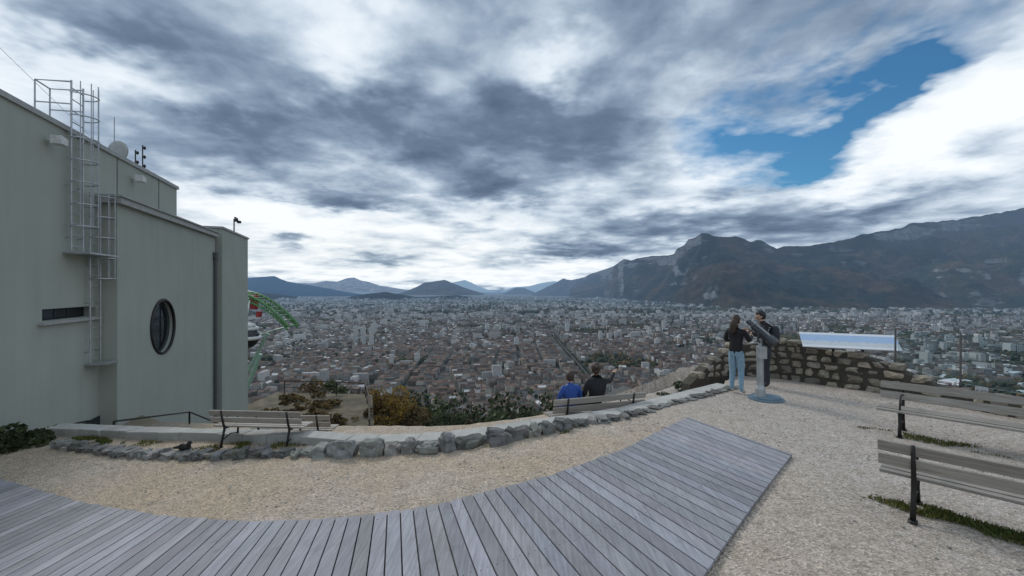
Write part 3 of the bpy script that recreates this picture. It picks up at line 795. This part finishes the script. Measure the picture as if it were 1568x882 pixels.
blades('grass',[(4.75,4.05,1.1,.16,-.82,3200,.07),(4.4,4.5,.3,.15,-.8,700,.08),(6.5,6.55,1.0,.2,-.82,1800,.06),
  (-4.6,7.75,1.2,.25,-.03,2600,.09),(-2.9,7.4,.5,.1,0,700,.08),(-8.6,8.75,.7,.2,-.35,1500,.12),(-7.2,8.4,.6,.15,-.3,500,.06),(5.6,3.3,.7,.2,-.8,2500,.08),(1.1,7.40,.4,.05,.4,350,.07),(-.2,7.0,.3,.05,.3,120,.06)])
mb=MB()
for i in range(3600):
    x=random.uniform(-8.5,8); y=random.uniform(3.4,9.5)
    if y>np.interp(x,WX,WY)-.4: continue
    if x<3.3 and y<np.interp(x,[-9.6,-5.87,-3,-1.4,.57,3.15],[7.7,5.84,4.97,4.97,5.67,7.7]): continue
    v,f=ICO1; r=random.uniform(.005,.016); k=random.uniform(.5,1.5)
    mb.add([(x+p.x*r*random.uniform(.8,1.3),y+p.y*r,gz(x)+.003+p.z*r*.6) for p in v],f,0,(k,k,k*.95))
mb.obj('gravel_stones',[M['cap']])
def crown(mb,c,r,n,leaf,mi=0,clumps=14,rnd=random):
    cl=[]
    for i in range(clumps):
        d=Vector((rnd.gauss(0,1),rnd.gauss(0,1),rnd.gauss(0,.8))).normalized()*rnd.uniform(.35,.95)
        cl.append((Vector((c[0]+d.x*r[0],c[1]+d.y*r[1],c[2]+d.z*r[2])),rnd.uniform(.22,.45),rnd.uniform(.5,1.5)))
    for i in range(n):
        cc,cr,k=rnd.choice(cl); d=Vector((rnd.gauss(0,1),rnd.gauss(0,1),rnd.gauss(0,1))).normalized()*rnd.uniform(.5,1)**.5
        p=cc+Vector((d.x*r[0],d.y*r[1],d.z*r[2]))*cr
        a=Vector((rnd.gauss(0,1),rnd.gauss(0,1),rnd.gauss(0,1))).normalized(); b=a.orthogonal().normalized(); s=leaf*rnd.uniform(.6,1.4)
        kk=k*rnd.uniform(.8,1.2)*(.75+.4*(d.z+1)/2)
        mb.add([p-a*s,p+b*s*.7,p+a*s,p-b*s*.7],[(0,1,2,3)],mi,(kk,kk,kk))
def tree(mb,x,y,z,h,w,n,leaf):
    mb.tube([(x,y,z-1),(x+.05*h*.2,y,z+h*.35),(x,y,z+h*.8)],[h*.03,h*.022,h*.008],1,n=6)
    for k in range(5):
        a=random.uniform(0,6.28); zz=z+h*random.uniform(.3,.6); mb.tube([(x,y,zz),(x+math.cos(a)*w*.6,y+math.sin(a)*w*.6,zz+h*.22)],[h*.012,h*.004],1,n=5)
    crown(mb,(x,y,z+h*.62),(w,w,h*.42),n,leaf)
for (x,y,z,h,w,m,nm,n) in [(-14.0,49,-15.0,6.2,3.0,'autumn','autumn_tree',2600),(-16.6,52,-15.5,6.2,3.0,'rust','autumn_tree',2200),(-11.4,50,-16,5.2,2.6,'rust','autumn_tree',2000),(-19.0,44,-12,5.0,2.4,'leaf','deciduous_tree',1800),(-8.5,55,-18,5,2.6,'leaf','deciduous_tree',1600),(-22.5,47,-13,5.4,2.8,'rust','autumn_tree',2000)]:
    mb=MB(); tree(mb,x,y,z,h,w,n,.13); mb.obj(nm,[M[m],M['bark']])
mb=MB()
for i in range(230):
    y=random.uniform(60,420); x=random.uniform(-.5,.62)*y
    h=random.uniform(7,13); z=hillz(x,y)
    tree(mb,x,y,z,h,h*.36,max(60,int(34000/y/1.6)),.22+y*.0022)
for (x,y) in [(11.5,40),(14,44),(9,42),(17,47),(20,52),(7,46),(13,36),(17.5,40)]:
    tree(mb,x,y,hillz(x,y),5.5,2.2,900,.16)
mb.obj('hillside_trees',[M['leaf'],M['bark']])
mb=MB()
for i in range(60):
    y=random.uniform(60,300); x=random.uniform(-.4,.3)*y; h=random.uniform(6,10)
    tree(mb,x,y,hillz(x,y),h,h*.38,max(60,int(26000/y/1.6)),.22+y*.0022)
mb.obj('autumn_hillside_trees',[M['rust'],M['bark']])
mb=MB()
crown(mb,(-10.0,8.75,-.85),(.8,.45,.42),2600,.05,clumps=22); crown(mb,(-10.9,9.6,-1.1),(.8,.6,.5),1500,.05,clumps=16)
mb.obj('shrub',[M['leaf']])
mb=MB()
for i in range(26):
    x=random.uniform(-18,-9.2); y=random.uniform(24,35.5)
    if random.random()<.6: x=random.uniform(-13,-9.5) if y<30 else random.uniform(-18,-12)
    crown(mb,(x,y,-6.35),(random.uniform(.4,1.1),random.uniform(.4,.9),random.uniform(.2,.55)),260,.09,clumps=8)
mb.obj('terrace_scrub',[M['rust']])
mb=MB()
for (x,y,z,r) in [(4.6,11.9,-.75,.6),(5.4,12.3,-.5,.7),(4.0,12.0,-1.2,.7),(3.2,11.6,-1.35,.6),(9.6,8.9,-.2,.5)]: crown(mb,(x,y,z),(r,r*.6,r*.5),1200,.04,clumps=14)
mb.obj('rampart_bushes',[M['leaf']])

# ------------------------------------------------------------------ city
def city():
    V=[];F=[];C=[]; cnt=0
    def bld(x,y,a,L,W,H,roof,wall,rc,base=-262):
        nonlocal cnt
        ca,sa=math.cos(a),math.sin(a); o=cnt
        for z in (0,H):
            for lx,ly in((-L/2,-W/2),(L/2,-W/2),(L/2,W/2),(-L/2,W/2)):
                V.append((x+lx*ca-ly*sa,y+lx*sa+ly*ca,base+z))
        for lx in(-L/2,L/2): V.append((x+lx*ca,y+lx*sa,base+H+roof))
        F.extend([(o,o+1,o+5,o+4),(o+2,o+3,o+7,o+6),(o+1,o+2,o+6,o+9,o+5),(o+3,o,o+4,o+8,o+7),(o+4,o+5,o+9,o+8),(o+6,o+7,o+8,o+9)])
        C.extend([wall]*4+[rc]*2); cnt+=10
    R=random.Random(11)
    def roofc(old):
        k=R.uniform(.4,1.4)
        if R.random()<(.78 if old else .48): return (.122*k,.076*k,.057*k)
        if R.random()<.25: return (.46*k,.46*k,.45*k)
        return (.075*k,.078*k,.082*k)
    def wallc():
        k=R.uniform(.4,1.25)*(1.7 if R.random()<.15 else 1); t=R.random()
        if t<.5: return (.34*k,.315*k,.27*k)
        if t<.8: return (.42*k,.415*k,.40*k)
        return (.25*k,.19*k,.15*k)
    seeds=[(R.uniform(-4200,4800),R.uniform(700,3800),R.uniform(-.8,.8)) for _ in range(34)]+[(0,1050,.25),(-500,1250,.05),(450,1200,.0),(230,1900,.0)]
    parks=[(R.uniform(-3000,4000),R.uniform(900,3600),R.uniform(50,160)) for _ in range(40)]
    trees=[]
    for si,(sx,sy,sa) in enumerate(seeds):
        ca,sn=math.cos(sa),math.sin(sa)
        for i in range(-16,17):
            for j in range(-18,19):
                bx,by=i*82.,j*66.
                x=sx+bx*ca-by*sn; y=sy+bx*sn+by*ca
                if y<825 or y>3900 or abs(x)>1.28*y+150: continue
                if min(range(len(seeds)),key=lambda q:(seeds[q][0]-x)**2+(seeds[q][1]-y)**2)!=si: continue
                if any((x-p)**2+(y-q)**2<r*r for p,q,r in parks):
                    for _ in range(18): trees.append((x+R.uniform(-40,40),y+R.uniform(-32,32),R.uniform(5,9)))
                    continue
                if abs(x-230)<44 and y>1250: x+= (-12 if x<230 else 12)
                old=(math.hypot(x-50,(y-1250)*1.0)<950)
                t=R.random()
                dens=.93 if old else .5
                if t<dens:
                    h0=R.uniform(13,20) if old else R.uniform(11,24)
                    w=R.uniform(11,14)
                    for side in(-1,1):
                        n=R.choice((3,4,5)); l=66./n
                        for k in range(n):
                            if R.random()<.06: continue
                            lx=-33+l*(k+.5); ly=side*(25-w/2+R.uniform(-1,1)); H=h0+R.uniform(-4,4)
                            X=x+lx*ca-ly*sn
                            if abs(X-230)<17 and y>1250: continue
                            bld(X,y+lx*sn+ly*ca,sa,l*.99,w,H,R.uniform(2.5,4.2) if R.random()<.85 else .3,wallc(),roofc(old))
                        if R.random()<.75:
                            lx=side*(33-w/2); H=h0+R.uniform(-3,3)
                            if abs(x+lx*ca-230)<17 and y>1250: continue
                            bld(x+lx*ca,y+lx*sn,sa+math.pi/2,50-2*w,w,H,R.uniform(2.,3.8),wallc(),roofc(old))
                    if R.random()<.5 and abs(x-230)>24: bld(x+R.uniform(-8,8),y+R.uniform(-5,5),sa,R.uniform(8,18),9,R.uniform(4,9),R.uniform(.3,2),wallc(),roofc(old))
                    if not old:
                        for _ in range(4): trees.append((x+R.uniform(-36,36),y+R.uniform(-30,30),R.uniform(3.5,6)))
                elif t<dens+.25:
                    if abs(x-230)<40: continue
                    for _ in range(R.choice((1,2,2,3))):
                        k=R.uniform(.8,1.5); big=R.random()<.4
                        bld(x+R.uniform(-22,22),y+R.uniform(-18,18),sa+R.choice((0,math.pi/2)),R.uniform(18,55),R.uniform(12,17),R.uniform(22,42) if big else R.uniform(10,24),.3,(.46*k,.45*k,.43*k),(.2*k,.2*k,.2*k))
                    for _ in range(8): trees.append((x+R.uniform(-38,38),y+R.uniform(-30,30),R.uniform(4,8)))
                else:
                    for _ in range(7):
                        bld(x+R.uniform(-34,34),y+R.uniform(-27,27),sa+R.uniform(-.1,.1),R.uniform(10,22),R.uniform(8,13),R.uniform(5,10),R.uniform(1.5,3),wallc(),roofc(False))
                    for _ in range(11): trees.append((x+R.uniform(-38,38),y+R.uniform(-30,30),R.uniform(4,8)))
    for _ in range(17000):
        y=3700+8500*R.random()**1.5; x=R.uniform(-1.1,1.22)*y
        if x>0.75*y and y>5200: continue
        nz=noise.noise(Vector((x/900,y/900,3)))
        if nz<-.10:
            if R.random()<.6: trees.append((x,y,R.uniform(8,20)))
            continue
        k=R.uniform(.5,1.6); t=R.random()
        if t<.25: bld(x,y,R.choice((.1,1.67,.5)),R.uniform(25,70),R.uniform(12,20),R.uniform(18,42),.3,(.46*k,.45*k,.43*k),(.22*k,.22*k,.22*k))
        elif t<.33: bld(x,y,R.choice((.1,1.67,.5)),R.uniform(50,120),R.uniform(30,70),R.uniform(8,12),.3,(.42*k,.42*k,.43*k),(.42*k,.42*k,.43*k))
        else: bld(x,y,R.uniform(0,3),R.uniform(12,30),R.uniform(10,16),R.uniform(6,16),R.uniform(1,3),wallc(),roofc(False))
        if R.random()<.5: trees.append((x+R.uniform(-60,60),y+R.uniform(-60,60),R.uniform(6,15)))
    for (x,y,h,w) in [(-655,1900,92,20),(-610,1870,92,20),(-700,1930,92,20),(-150,2600,50,24),(320,2500,60,22),(950,2700,60,20),(700,3300,70,22),(-1100,3100,55,22),(1300,3300,60,24),(20,1900,45,20),(-330,1500,38,18),(420,2050,55,16),(-800,2500,45,22),(1500,2700,45,24),(640,1900,42,20)]:
        bld(x,y,.3,w,w*.7,h,.3,(.6,.6,.58),(.35,.35,.35)); bld(x+3,y+2,.3,w*.4,w*.3,h+5,.3,(.5,.5,.5),(.3,.3,.3))
    for k in range(16):
        bld(1000+k*42,990+R.uniform(-30,320),R.uniform(.2,.5),R.uniform(40,90),R.uniform(20,44),R.uniform(8,13),.4,(.55,.55,.55),(.55,.56,.58))
    me=bpy.data.meshes.new('city_buildings'); me.from_pydata(V,[],F); me.materials.append(city_mat())
    at=me.attributes.new('col','FLOAT_COLOR','FACE'); at.data.foreach_set('color',np.c_[np.array(C,dtype=np.float32),np.ones(len(C),dtype=np.float32)].ravel())
    o=bpy.data.objects.new('city_buildings',me); scene.collection.objects.link(o)
    for _ in range(900):
        y=R.uniform(880,1100); x=R.uniform(-1.1,1.2)*y; trees.append((x,y,R.uniform(3,6)))
    for _ in range(2600):
        x=R.uniform(900,3600); trees.append((x,2000+.15*x+R.gauss(0,60),R.uniform(7,12)))
    for _ in range(1100):
        x=R.uniform(-2400,-300); trees.append((x,1500-.12*x+R.gauss(0,35),R.uniform(6,11)))
    for _ in range(2200):
        x=R.uniform(-5000,6500); trees.append((x,4600+.05*x+R.gauss(0,110),R.uniform(9,18)))
    yy=1260
    while yy<4200:
        for q in (-8,8): trees.append((230+q,yy+R.uniform(-3,3),R.uniform(3.2,4.6)))
        yy+=13
    v0,f0=ICO1; v0=np.array([tuple(a) for a in v0]); f0=np.array(f0); nt=len(trees)
    T_=np.array(trees); jit=1+rng.uniform(-.3,.3,(nt,len(v0),1))
    vv=v0[None]*jit*T_[:,2][:,None,None]*np.array([1,1,.95]); vv[:,:,0]+=T_[:,0][:,None]; vv[:,:,1]+=T_[:,1][:,None]; vv[:,:,2]+=-262+T_[:,2][:,None]*.9
    ff=(f0[None]+np.arange(nt)[:,None,None]*len(v0)).reshape(-1,3)
    me=bpy.data.meshes.new('city_trees'); me.from_pydata(vv.reshape(-1,3).tolist(),[],ff.tolist())
    k=rng.uniform(.5,1.5,(nt,1)); base=np.where(rng.random((nt,1))<.22,[[.10,.065,.025]],[[.03,.042,.02]])*k
    cc=np.repeat(np.c_[base,np.ones(nt)],len(f0),axis=0).astype(np.float32)
    at=me.attributes.new('col','FLOAT_COLOR','FACE'); at.data.foreach_set('color',cc.ravel())
    m,nt2,b,out=new_mat('city_tree_foliage'); a=N(nt2,'ShaderNodeAttribute',attribute_name='col'); nt2.links.new(a.outputs['Color'],b.inputs['Base Color']); b.inputs['Roughness'].default_value=.9; painted_haze(nt2,b,out)
    me.materials.append(m); o=bpy.data.objects.new('city_trees',me); scene.collection.objects.link(o)
    mb=MB(); mb.add([(221,1250,-261.5),(239,1250,-261.5),(239,9000,-261.5),(221,9000,-261.5)],[(0,1,2,3)]); mb.add([(-95,830,-261.5),(-80,830,-261.5),(-60,1250,-261.5),(-75,1250,-261.5)],[(0,1,2,3)])
    m,nt3,b,out=new_mat('asphalt_road'); b.inputs['Base Color'].default_value=(.045,.045,.048,1); painted_haze(nt3,b,out)
    mb.obj('city_road',[m])
    print('city',cnt//10,'trees',nt)
city()

# ------------------------------------------------------------------ mountains
def mountain(name,R_,foot,mat,cols=240,rows=36,amp=.12,cliff=0.,seed=0,ridge_noise=.02,expo=1.25):
    """R_: skyline survey (bearing, elevation in 1/660 tangents, km); foot: km of valley edge per point"""
    b=[r[0] for r in R_]; V=[];F=[]
    bs=np.linspace(b[0],b[-1],cols); back=5
    for c,bb in enumerate(bs):
        el=np.interp(bb,b,[r[1] for r in R_]); D=np.interp(bb,b,[r[2] for r in R_])*1000; Fk=np.interp(bb,b,foot)*1000
        zr=CAMZ+el/660*D; Hh=max(zr+262,20)
        zr+=Hh*ridge_noise*noise.fractal(Vector((bb*.07,seed,0)),1.,2.,5)
        for r in range(-back,rows+1):
            if r<0: s=-r/back; d=D*(1+.22*s); z=zr-(zr+300)*s**1.1
            else:
                s=r/rows; s2=s**1.15; d=D+(Fk-D)*s2
                pr=(1-s2)**expo
                if cliff: pr*=1-cliff*min(1,s2/.05)
                z=-275+(zr+275)*pr
            X=bb/660*d; Y=d
            env=4*max(0,(s if r>=0 else 0))*(1-s)
            if r>0:
                q=Vector((X/1500.,Y/1500.,seed))
                n1=1-2*abs(noise.noise(q)); n2=1-2*abs(noise.noise(q*2.3)); n3=noise.fractal(q*5,1.,2.,5)
                z+=Hh*amp*min(1,env*1.4)*(n1*1.0+n2*.7+n3*.6-.6)
                z=min(z,CAMZ+(zr-CAMZ)/D*d-(zr+262)*.02*min(1,s*10)-s*Hh*.10)
            V.append((X,Y,z))
    rr=rows+back+1
    for c in range(cols-1):
        for r in range(rr-1):
            a=c*rr+r; F.append((a,a+1,a+rr+1,a+rr))
    me=bpy.data.meshes.new(name); me.from_pydata(V,[],F); me.materials.append(mat)
    me.polygons.foreach_set('use_smooth',[True]*len(me.polygons))
    o=bpy.data.objects.new(name,me); scene.collection.objects.link(o)
mm=mountain_mat('forested_limestone',(.018,.028,.022),(.075,.055,.034),(.25,.255,.265),.88,(.16,.25,.39))
mf=mountain_mat('distant_ridge',(.03,.04,.04),(.06,.055,.045),(.22,.24,.27),.95)
def S(l): return [(x-784,441-y,d) for x,y,d in l]
main=S([(872,436,17),(885,430,16),(905,419,15),(925,413,13.5),(940,407,12),(946,403,12),(955,397,11),(966,399,10.7),(975,396,10.5),(1000,392,10),(1022,391,9.4),(1032,389,9),(1037,380,8.8),(1047,376,8.6),(1054,367,8.5),(1066,363,8.3),(1074,357,8.2),(1086,357,8.2),(1093,361,8.1),(1108,363,8),(1128,362,8),(1140,366,8),(1150,371,8),(1158,368,8),(1166,368,8),(1175,374,8),(1190,381,8),(1200,377,8),(1240,376,8),(1275,370,8),(1300,365,8),(1325,358,8),(1350,354,8.2),(1380,349,8.4),(1393,342,8.5),(1430,340,8.7),(1470,336,9),(1520,327,9),(1568,319,9),(1700,302,9.5),(1900,300,9.5)])
foot=[min(r[2]-2,11.5 if r[0]<180 else max(5.2,9.5-(r[0]-180)*.03)) for r in main]
mountain('vercors_mountain',main,foot,mm,520,76,.15,.16,3.3,.014)
mountain('right_foothill',S([(1180,468,7.2),(1230,455,7),(1290,440,6.8),(1350,425,6.6),(1420,405,6.5),(1490,392,6.4),(1568,380,6.3),(1750,360,6.2)]),[6.3,6.0,5.7,5.5,5.4,5.3,5.2,5.0],mountain_mat('scrubby_foothill',(.028,.038,.022),(.085,.062,.036),(.32,.315,.30),.72),220,40,.18,0.,9.1,.03,1.1)
mountain('left_mountain',S([(150,425,17),(330,424,17),(378,426,17),(400,424,17),(420,423,17),(440,431,17),(470,436,17),(500,441,17),(530,447,17),(570,453,17)]),[13]*10,mountain_mat('blue_ridge',(.02,.03,.04),(.03,.04,.04),(.1,.11,.13),1.0,(.10,.19,.33),17000.),140,24,.12,0,1.2,.03)
mountain('left_foothill',S([(200,448,12.5),(378,446,12.5),(420,450,12),(470,456,12),(520,457,12),(560,450,12),(590,447,12),(640,455,12),(700,452,12.5),(760,459,13)]),[9.5]*10,mountain_mat('dark_foothill',(.02,.028,.028),(.03,.035,.03),(.08,.09,.1),1.0,(.09,.16,.27),19000.),200,20,.15,0,5.2,.05)
mountain('far_snowy_range',S([(380,436,34),(430,433,34),(480,434,34),(500,430,34),(516,431,34),(530,426,34),(542,425,34),(552,429,34),(566,432,34),(580,437,34),(605,441,34),(640,446,34)]),[27]*12,mountain_mat('snowy_peaks',(.1,.12,.15),(.2,.22,.25),(.85,.87,.9),.62,(.24,.36,.54),44000.),160,20,.14,0,7.7,.05)
mountain('central_peak',S([(600,452,19),(622,446,19),(640,438,19),(650,433,19),(665,431,19),(680,428,19),(692,433,19),(710,440,19),(735,448,19),(760,455,19)]),[15.5]*10,mountain_mat('central_ridge',(.04,.05,.05),(.10,.09,.07),(.2,.2,.2),.9,(.13,.21,.33),21000.),140,22,.15,0,2.7,.04)
mountain('far_range',S([(660,442,32),(690,433,32),(712,429,32),(722,433,32),(736,440,32),(748,444,32),(765,447,32),(785,440,32),(810,438,32),(830,433,32),(850,431,32),(870,436,32),(900,430,32)]),[26]*13,mountain_mat('pale_far_ridge',(.05,.06,.07),(.07,.08,.09),(.2,.2,.2),1.0,(.25,.38,.54),18000.),160,20,.12,0,4.7,.04)
mountain('valley_hill',S([(755,456,20),(775,447,20),(790,440,20),(803,441,20),(820,448,20),(845,456,20)]),[17.5]*6,mf,80,16,.12,0,8.7,.03)
mountain('valley_shoulder',S([(805,455,17),(830,443,17),(848,434,17),(862,427,17),(874,429,17),(888,426,17),(905,422,17),(960,415,17)]),[14.]*8,mf,120,22,.12,0,6.1,.03)
mountain('horizon_range',S([(-900,425,42),(300,438,42),(600,443,42),(760,446,42),(900,441,42),(2600,430,42)]),[36]*6,mf,200,12,.1,0,12.,.05)

# ------------------------------------------------------------------ sky
SUN_EL,SUN_AZ=38,-35
def world():
    w=bpy.data.worlds.new('World'); scene.world=w; w.use_nodes=True; nt=w.node_tree; nt.nodes.clear()
    try: w.cycles.sampling_method='MANUAL'; w.cycles.sample_map_resolution=256
    except Exception as ex: print(ex)
    out=N(nt,'ShaderNodeOutputWorld'); bg=N(nt,'ShaderNodeBackground'); nt.links.new(bg.outputs[0],out.inputs[0])
    tc=N(nt,'ShaderNodeTexCoord').outputs['Generated']
    sp=N(nt,'ShaderNodeSeparateXYZ'); nt.links.new(tc,sp.inputs[0]); x,y,z=sp.outputs
    zc=MA(nt,'MAXIMUM',z,0.)
    den=MA(nt,'ADD',zc,.13)
    cv=N(nt,'ShaderNodeCombineXYZ'); nt.links.new(MA(nt,'DIVIDE',x,den),cv.inputs[0]); nt.links.new(MA(nt,'DIVIDE',y,den),cv.inputs[1]); pv=cv.outputs[0]
    az=MA(nt,'ARCTAN2',x,y); el=MA(nt,'ARCSINE',z)
    wn=NOISE(nt,pv,1.7,4,.6); wn2=NOISE(nt,pv,2.5,4,.6)
    azw=MA(nt,'ADD',az,MA(nt,'MULTIPLY',MA(nt,'SUBTRACT',wn,.5),.22))
    elw=MA(nt,'ADD',el,MA(nt,'MULTIPLY',MA(nt,'MULTIPLY',MA(nt,'SUBTRACT',wn2,.5),.7),MA(nt,'ADD',zc,.03)))
    ae=N(nt,'ShaderNodeCombineXYZ'); nt.links.new(azw,ae.inputs[0]); nt.links.new(elw,ae.inputs[1]); ae=ae.outputs[0]
    def lobe(px,py,rx,ry,rot,amp,acc=0.):
        # a cloud mass centred on a compass bearing / elevation
        u=(px-784)/660; v=(441-py)/660
        a0=math.atan(u); e0=math.atan(v/math.sqrt(1+u*u)); cs=1/(1+u*u)
        sx=rx/660*cs; sy=ry/660*math.sqrt(cs)
        mp=N(nt,'ShaderNodeMapping',vector_type='TEXTURE'); nt.links.new(ae,mp.inputs['Vector'])
        mp.inputs['Location'].default_value=(a0,e0,0); mp.inputs['Rotation'].default_value=(0,0,math.radians(rot)); mp.inputs['Scale'].default_value=(sx,sy,1)
        dt=N(nt,'ShaderNodeVectorMath',operation='DOT_PRODUCT'); nt.links.new(mp.outputs[0],dt.inputs[0]); nt.links.new(mp.outputs[0],dt.inputs[1])
        return MA(nt,'MULTIPLY_ADD',MA(nt,'POWER',math.exp(-1),dt.outputs['Value']),amp,acc)
    def total(L):
        t=0.
        for l in L: t=lobe(*l,acc=t)
        return t
    B=total([(120,30,150,40,0,-.22),(640,195,290,55,0,-.36),(830,170,150,60,-15,-.24),(390,235,150,50,0,-.32),(800,10,220,45,0,-.18),(980,50,200,70,0,-.16),
        (515,305,120,20,0,-.46),(760,282,100,26,0,-.38),(1000,352,170,28,6,-.46),(1150,325,130,36,0,-.28),(600,397,70,9,0,-.45),(450,367,34,8,0,-.4),(870,386,80,11,0,-.42),(710,352,40,12,0,-.35),
        (540,60,65,70,0,.36),(170,115,190,40,0,.36),(850,110,60,45,0,.34),(650,365,420,55,0,.30),(700,418,420,26,0,.22),(1350,255,230,45,14,.40),(1500,140,150,110,30,.32),(350,310,170,35,0,.30),
        (1050,140,120,60,0,.16),(30,190,120,80,0,.18),(1100,250,170,45,20,.16),(1540,210,80,45,0,-.30),(1350,320,120,16,6,-.25)])
    G=total([(1175,228,95,58,0,1.0),(1300,158,125,32,38,1.0),(1410,95,75,26,32,.85),(1100,198,60,42,0,.6),(1238,274,46,24,0,.9),(1230,50,170,30,20,.22),(1540,15,60,26,0,.3)])
    n1=NOISE(nt,pv,1.05,8,.56,.2); n2=NOISE(nt,pv,3.1,5,.55,.3)
    d=MA(nt,'ADD',MA(nt,'MULTIPLY',MA(nt,'SUBTRACT',n1,.5),1.6),MA(nt,'MULTIPLY',MA(nt,'SUBTRACT',n2,.5),.70))
    br=MA(nt,'ADD',MA(nt,'ADD',.62,B),d)
    cloud=RAMP(nt,br,[(0.,(.085,.130,.20)),(.25,(.145,.205,.30)),(.45,(.27,.355,.47)),(.62,(.48,.57,.68)),(.8,(.73,.81,.89)),(1.,(.92,.96,1.))])
    low=lobe(560,385,380,60,0,.5); cloud=MIX(nt,low,cloud,(1.,.965,.90),'MULTIPLY')
    sky=N(nt,'ShaderNodeTexSky',sky_type='NISHITA'); sky.sun_disc=False; sky.sun_elevation=math.radians(SUN_EL); sky.sun_rotation=math.radians(SUN_AZ)
    sk=MIX(nt,1.,sky.outputs[0],(.032,.070,.092),'MULTIPLY')
    gm=MA(nt,'ADD',G,MA(nt,'MULTIPLY',d,-.6))
    gf=RAMP(nt,gm,[(.22,0.),(.50,.45),(.95,1.)])
    col=MIX(nt,gf,cloud,sk)
    nt.links.new(col,bg.inputs[0]); bg.inputs[1].default_value=1.05
world()
s=bpy.data.lights.new('sun','SUN'); s.energy=1.4; s.angle=math.radians(14); s.color=(1,.97,.92)
so=bpy.data.objects.new('sun',s); scene.collection.objects.link(so)
az=math.radians(SUN_AZ); el=math.radians(SUN_EL)
dirv=Vector((math.sin(az)*math.cos(el),math.cos(az)*math.cos(el),math.sin(el)))
so.rotation_euler=dirv.to_track_quat('Z','Y').to_euler()

cam=bpy.data.cameras.new('camera'); co=bpy.data.objects.new('camera',cam); scene.collection.objects.link(co)
co.location=(0,0,CAMZ); co.rotation_euler=(math.radians(90),0,0); cam.sensor_width=36; cam.lens=36*660/1568; cam.clip_start=.1; cam.clip_end=120000
scene.camera=co
